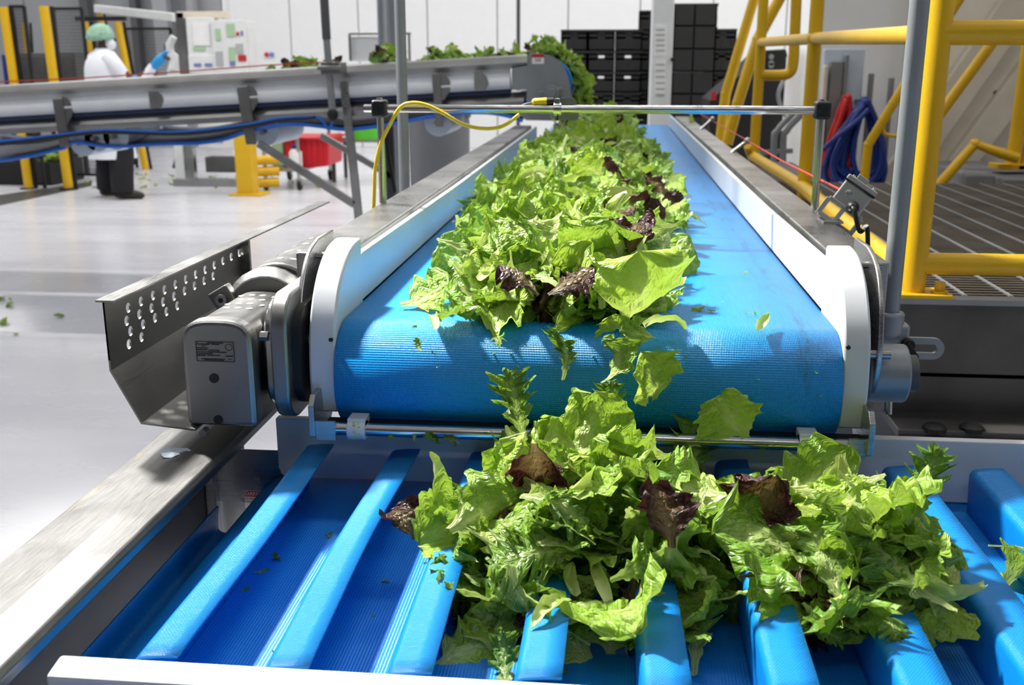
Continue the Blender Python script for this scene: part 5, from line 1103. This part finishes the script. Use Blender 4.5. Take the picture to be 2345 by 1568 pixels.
crumbs('lettuce_shreds', 'wet green shreds hanging on the scraper rod', pt, rd, .012, .030, (0, 1.51, .743))
pt = [Vector((-3.9+rd.gauss(0, .45), 5.3+rd.uniform(-.4, .35), 0)) for _ in range(26)]
for p in pt: p.z = (-.16 if p.y < 5.32 else -.16+(p.y-5.32)*.42)+.012
crumbs('lettuce_scraps', 'green scraps lying on the sloping floor edge', pt, rd, .03, .07, (-3.9, 5.3, 0))
pt = [Vector((-5.2+rd.uniform(-1.2, 2.2), 11.6+rd.uniform(-.7, .8), .012)) for _ in range(60)]
crumbs('lettuce_scraps', 'green scraps on the floor around the worker', pt, rd, .04, .09, (-5, 11.5, 0))
pt = [Vector((onY(-20, 350, 11.3).x+rd.uniform(0, .85), 11.45+rd.uniform(-.3, .3), .27+rd.uniform(0, .10))) for _ in range(120)]
crumbs('lettuce_waste', 'dull lettuce waste heaped in the low black bin', pt, rd, .08, .16, (-6, 11.4, .26))
# lettuce carried by the rear conveyor and falling from its head
rd = random.Random(31)
bk = Bulk(); n_ = 0
for (pa, pb, hh, nb, nt) in ((600, 735, .05, 24, 8), (830, 890, .10, 30, 8), (945, 1045, .09, 36, 9), (1080, 1185, .07, 30, 7), (1195, 1290, .13, 50, 14)):
    for k in range(nb+nt):
        px_ = rd.uniform(pa, pb); yy = rd.uniform(CY+.12, CYB-.12); p = onY(px_, 150-(px_-600)*.04, CY); z_ = p.z-.012+hh*.85*rd.random()**.7*(1-abs(2*(px_-pa)/(pb-pa)-1)**3)
        kk = kindof(rd, .25, .14, .05)
        if k < nb: bk.add(kk, (p.x, yy, z_-.02), rot(rd, .7), rd.uniform(.06, .09), rd)
        else: put(kk, (p.x, yy, z_+.01), rot(rd, .6), rd.uniform(.075, .12), {'green': 'green', 'frisee': 'frilly', 'red': 'dark red', 'rib': 'pale'}[kk]+' lettuce leaf riding on the rear conveyor', {'green': 'green', 'frisee': 'frilly', 'red': 'dark red', 'rib': 'pale'}[kk]+' leaves on the rear conveyor', None, rd)
for k in range(120):
    t_ = rd.random(); px_ = 1290+50*sin(min(1, t_*1.6)*pi/2)+rd.uniform(-24, 8); py_ = 118+150*t_
    kk = kindof(rd, .25, .12, .05); p = onY(px_, py_, CY+rd.uniform(.14, .5))
    if k < 84: bk.add(kk, p, rot(rd, .9), rd.uniform(.06, .10), rd)
    else: put(kk, p, rot(rd, .9), rd.uniform(.10, .145), {'green': 'green', 'frisee': 'frilly', 'red': 'dark red', 'rib': 'pale'}[kk]+' lettuce leaf falling off the head of the rear conveyor', {'green': 'green', 'frisee': 'frilly', 'red': 'dark red', 'rib': 'pale'}[kk]+' leaves falling off the rear conveyor', None, rd)
bk.build('lettuce_heap', 'lettuce shreds on and falling from the rear conveyor', (-1, 6.3, 1.3))
q = onZ(397, 1040, .708); tag(MB().add([q+Vector((.022*cos(a)*(1+.3*sin(3*a)), .022*sin(a), .001+.004*abs(sin(2*a)))) for a in [2*pi*k/14 for k in range(14)]]+[q+Vector((0, 0, .004))], [(i, (i+1) % 14, 14) for i in range(14)]).build('plastic_scrap', M['frost'], None, q), 'torn scrap of clear film stuck on the steel end frame', 'scrap')
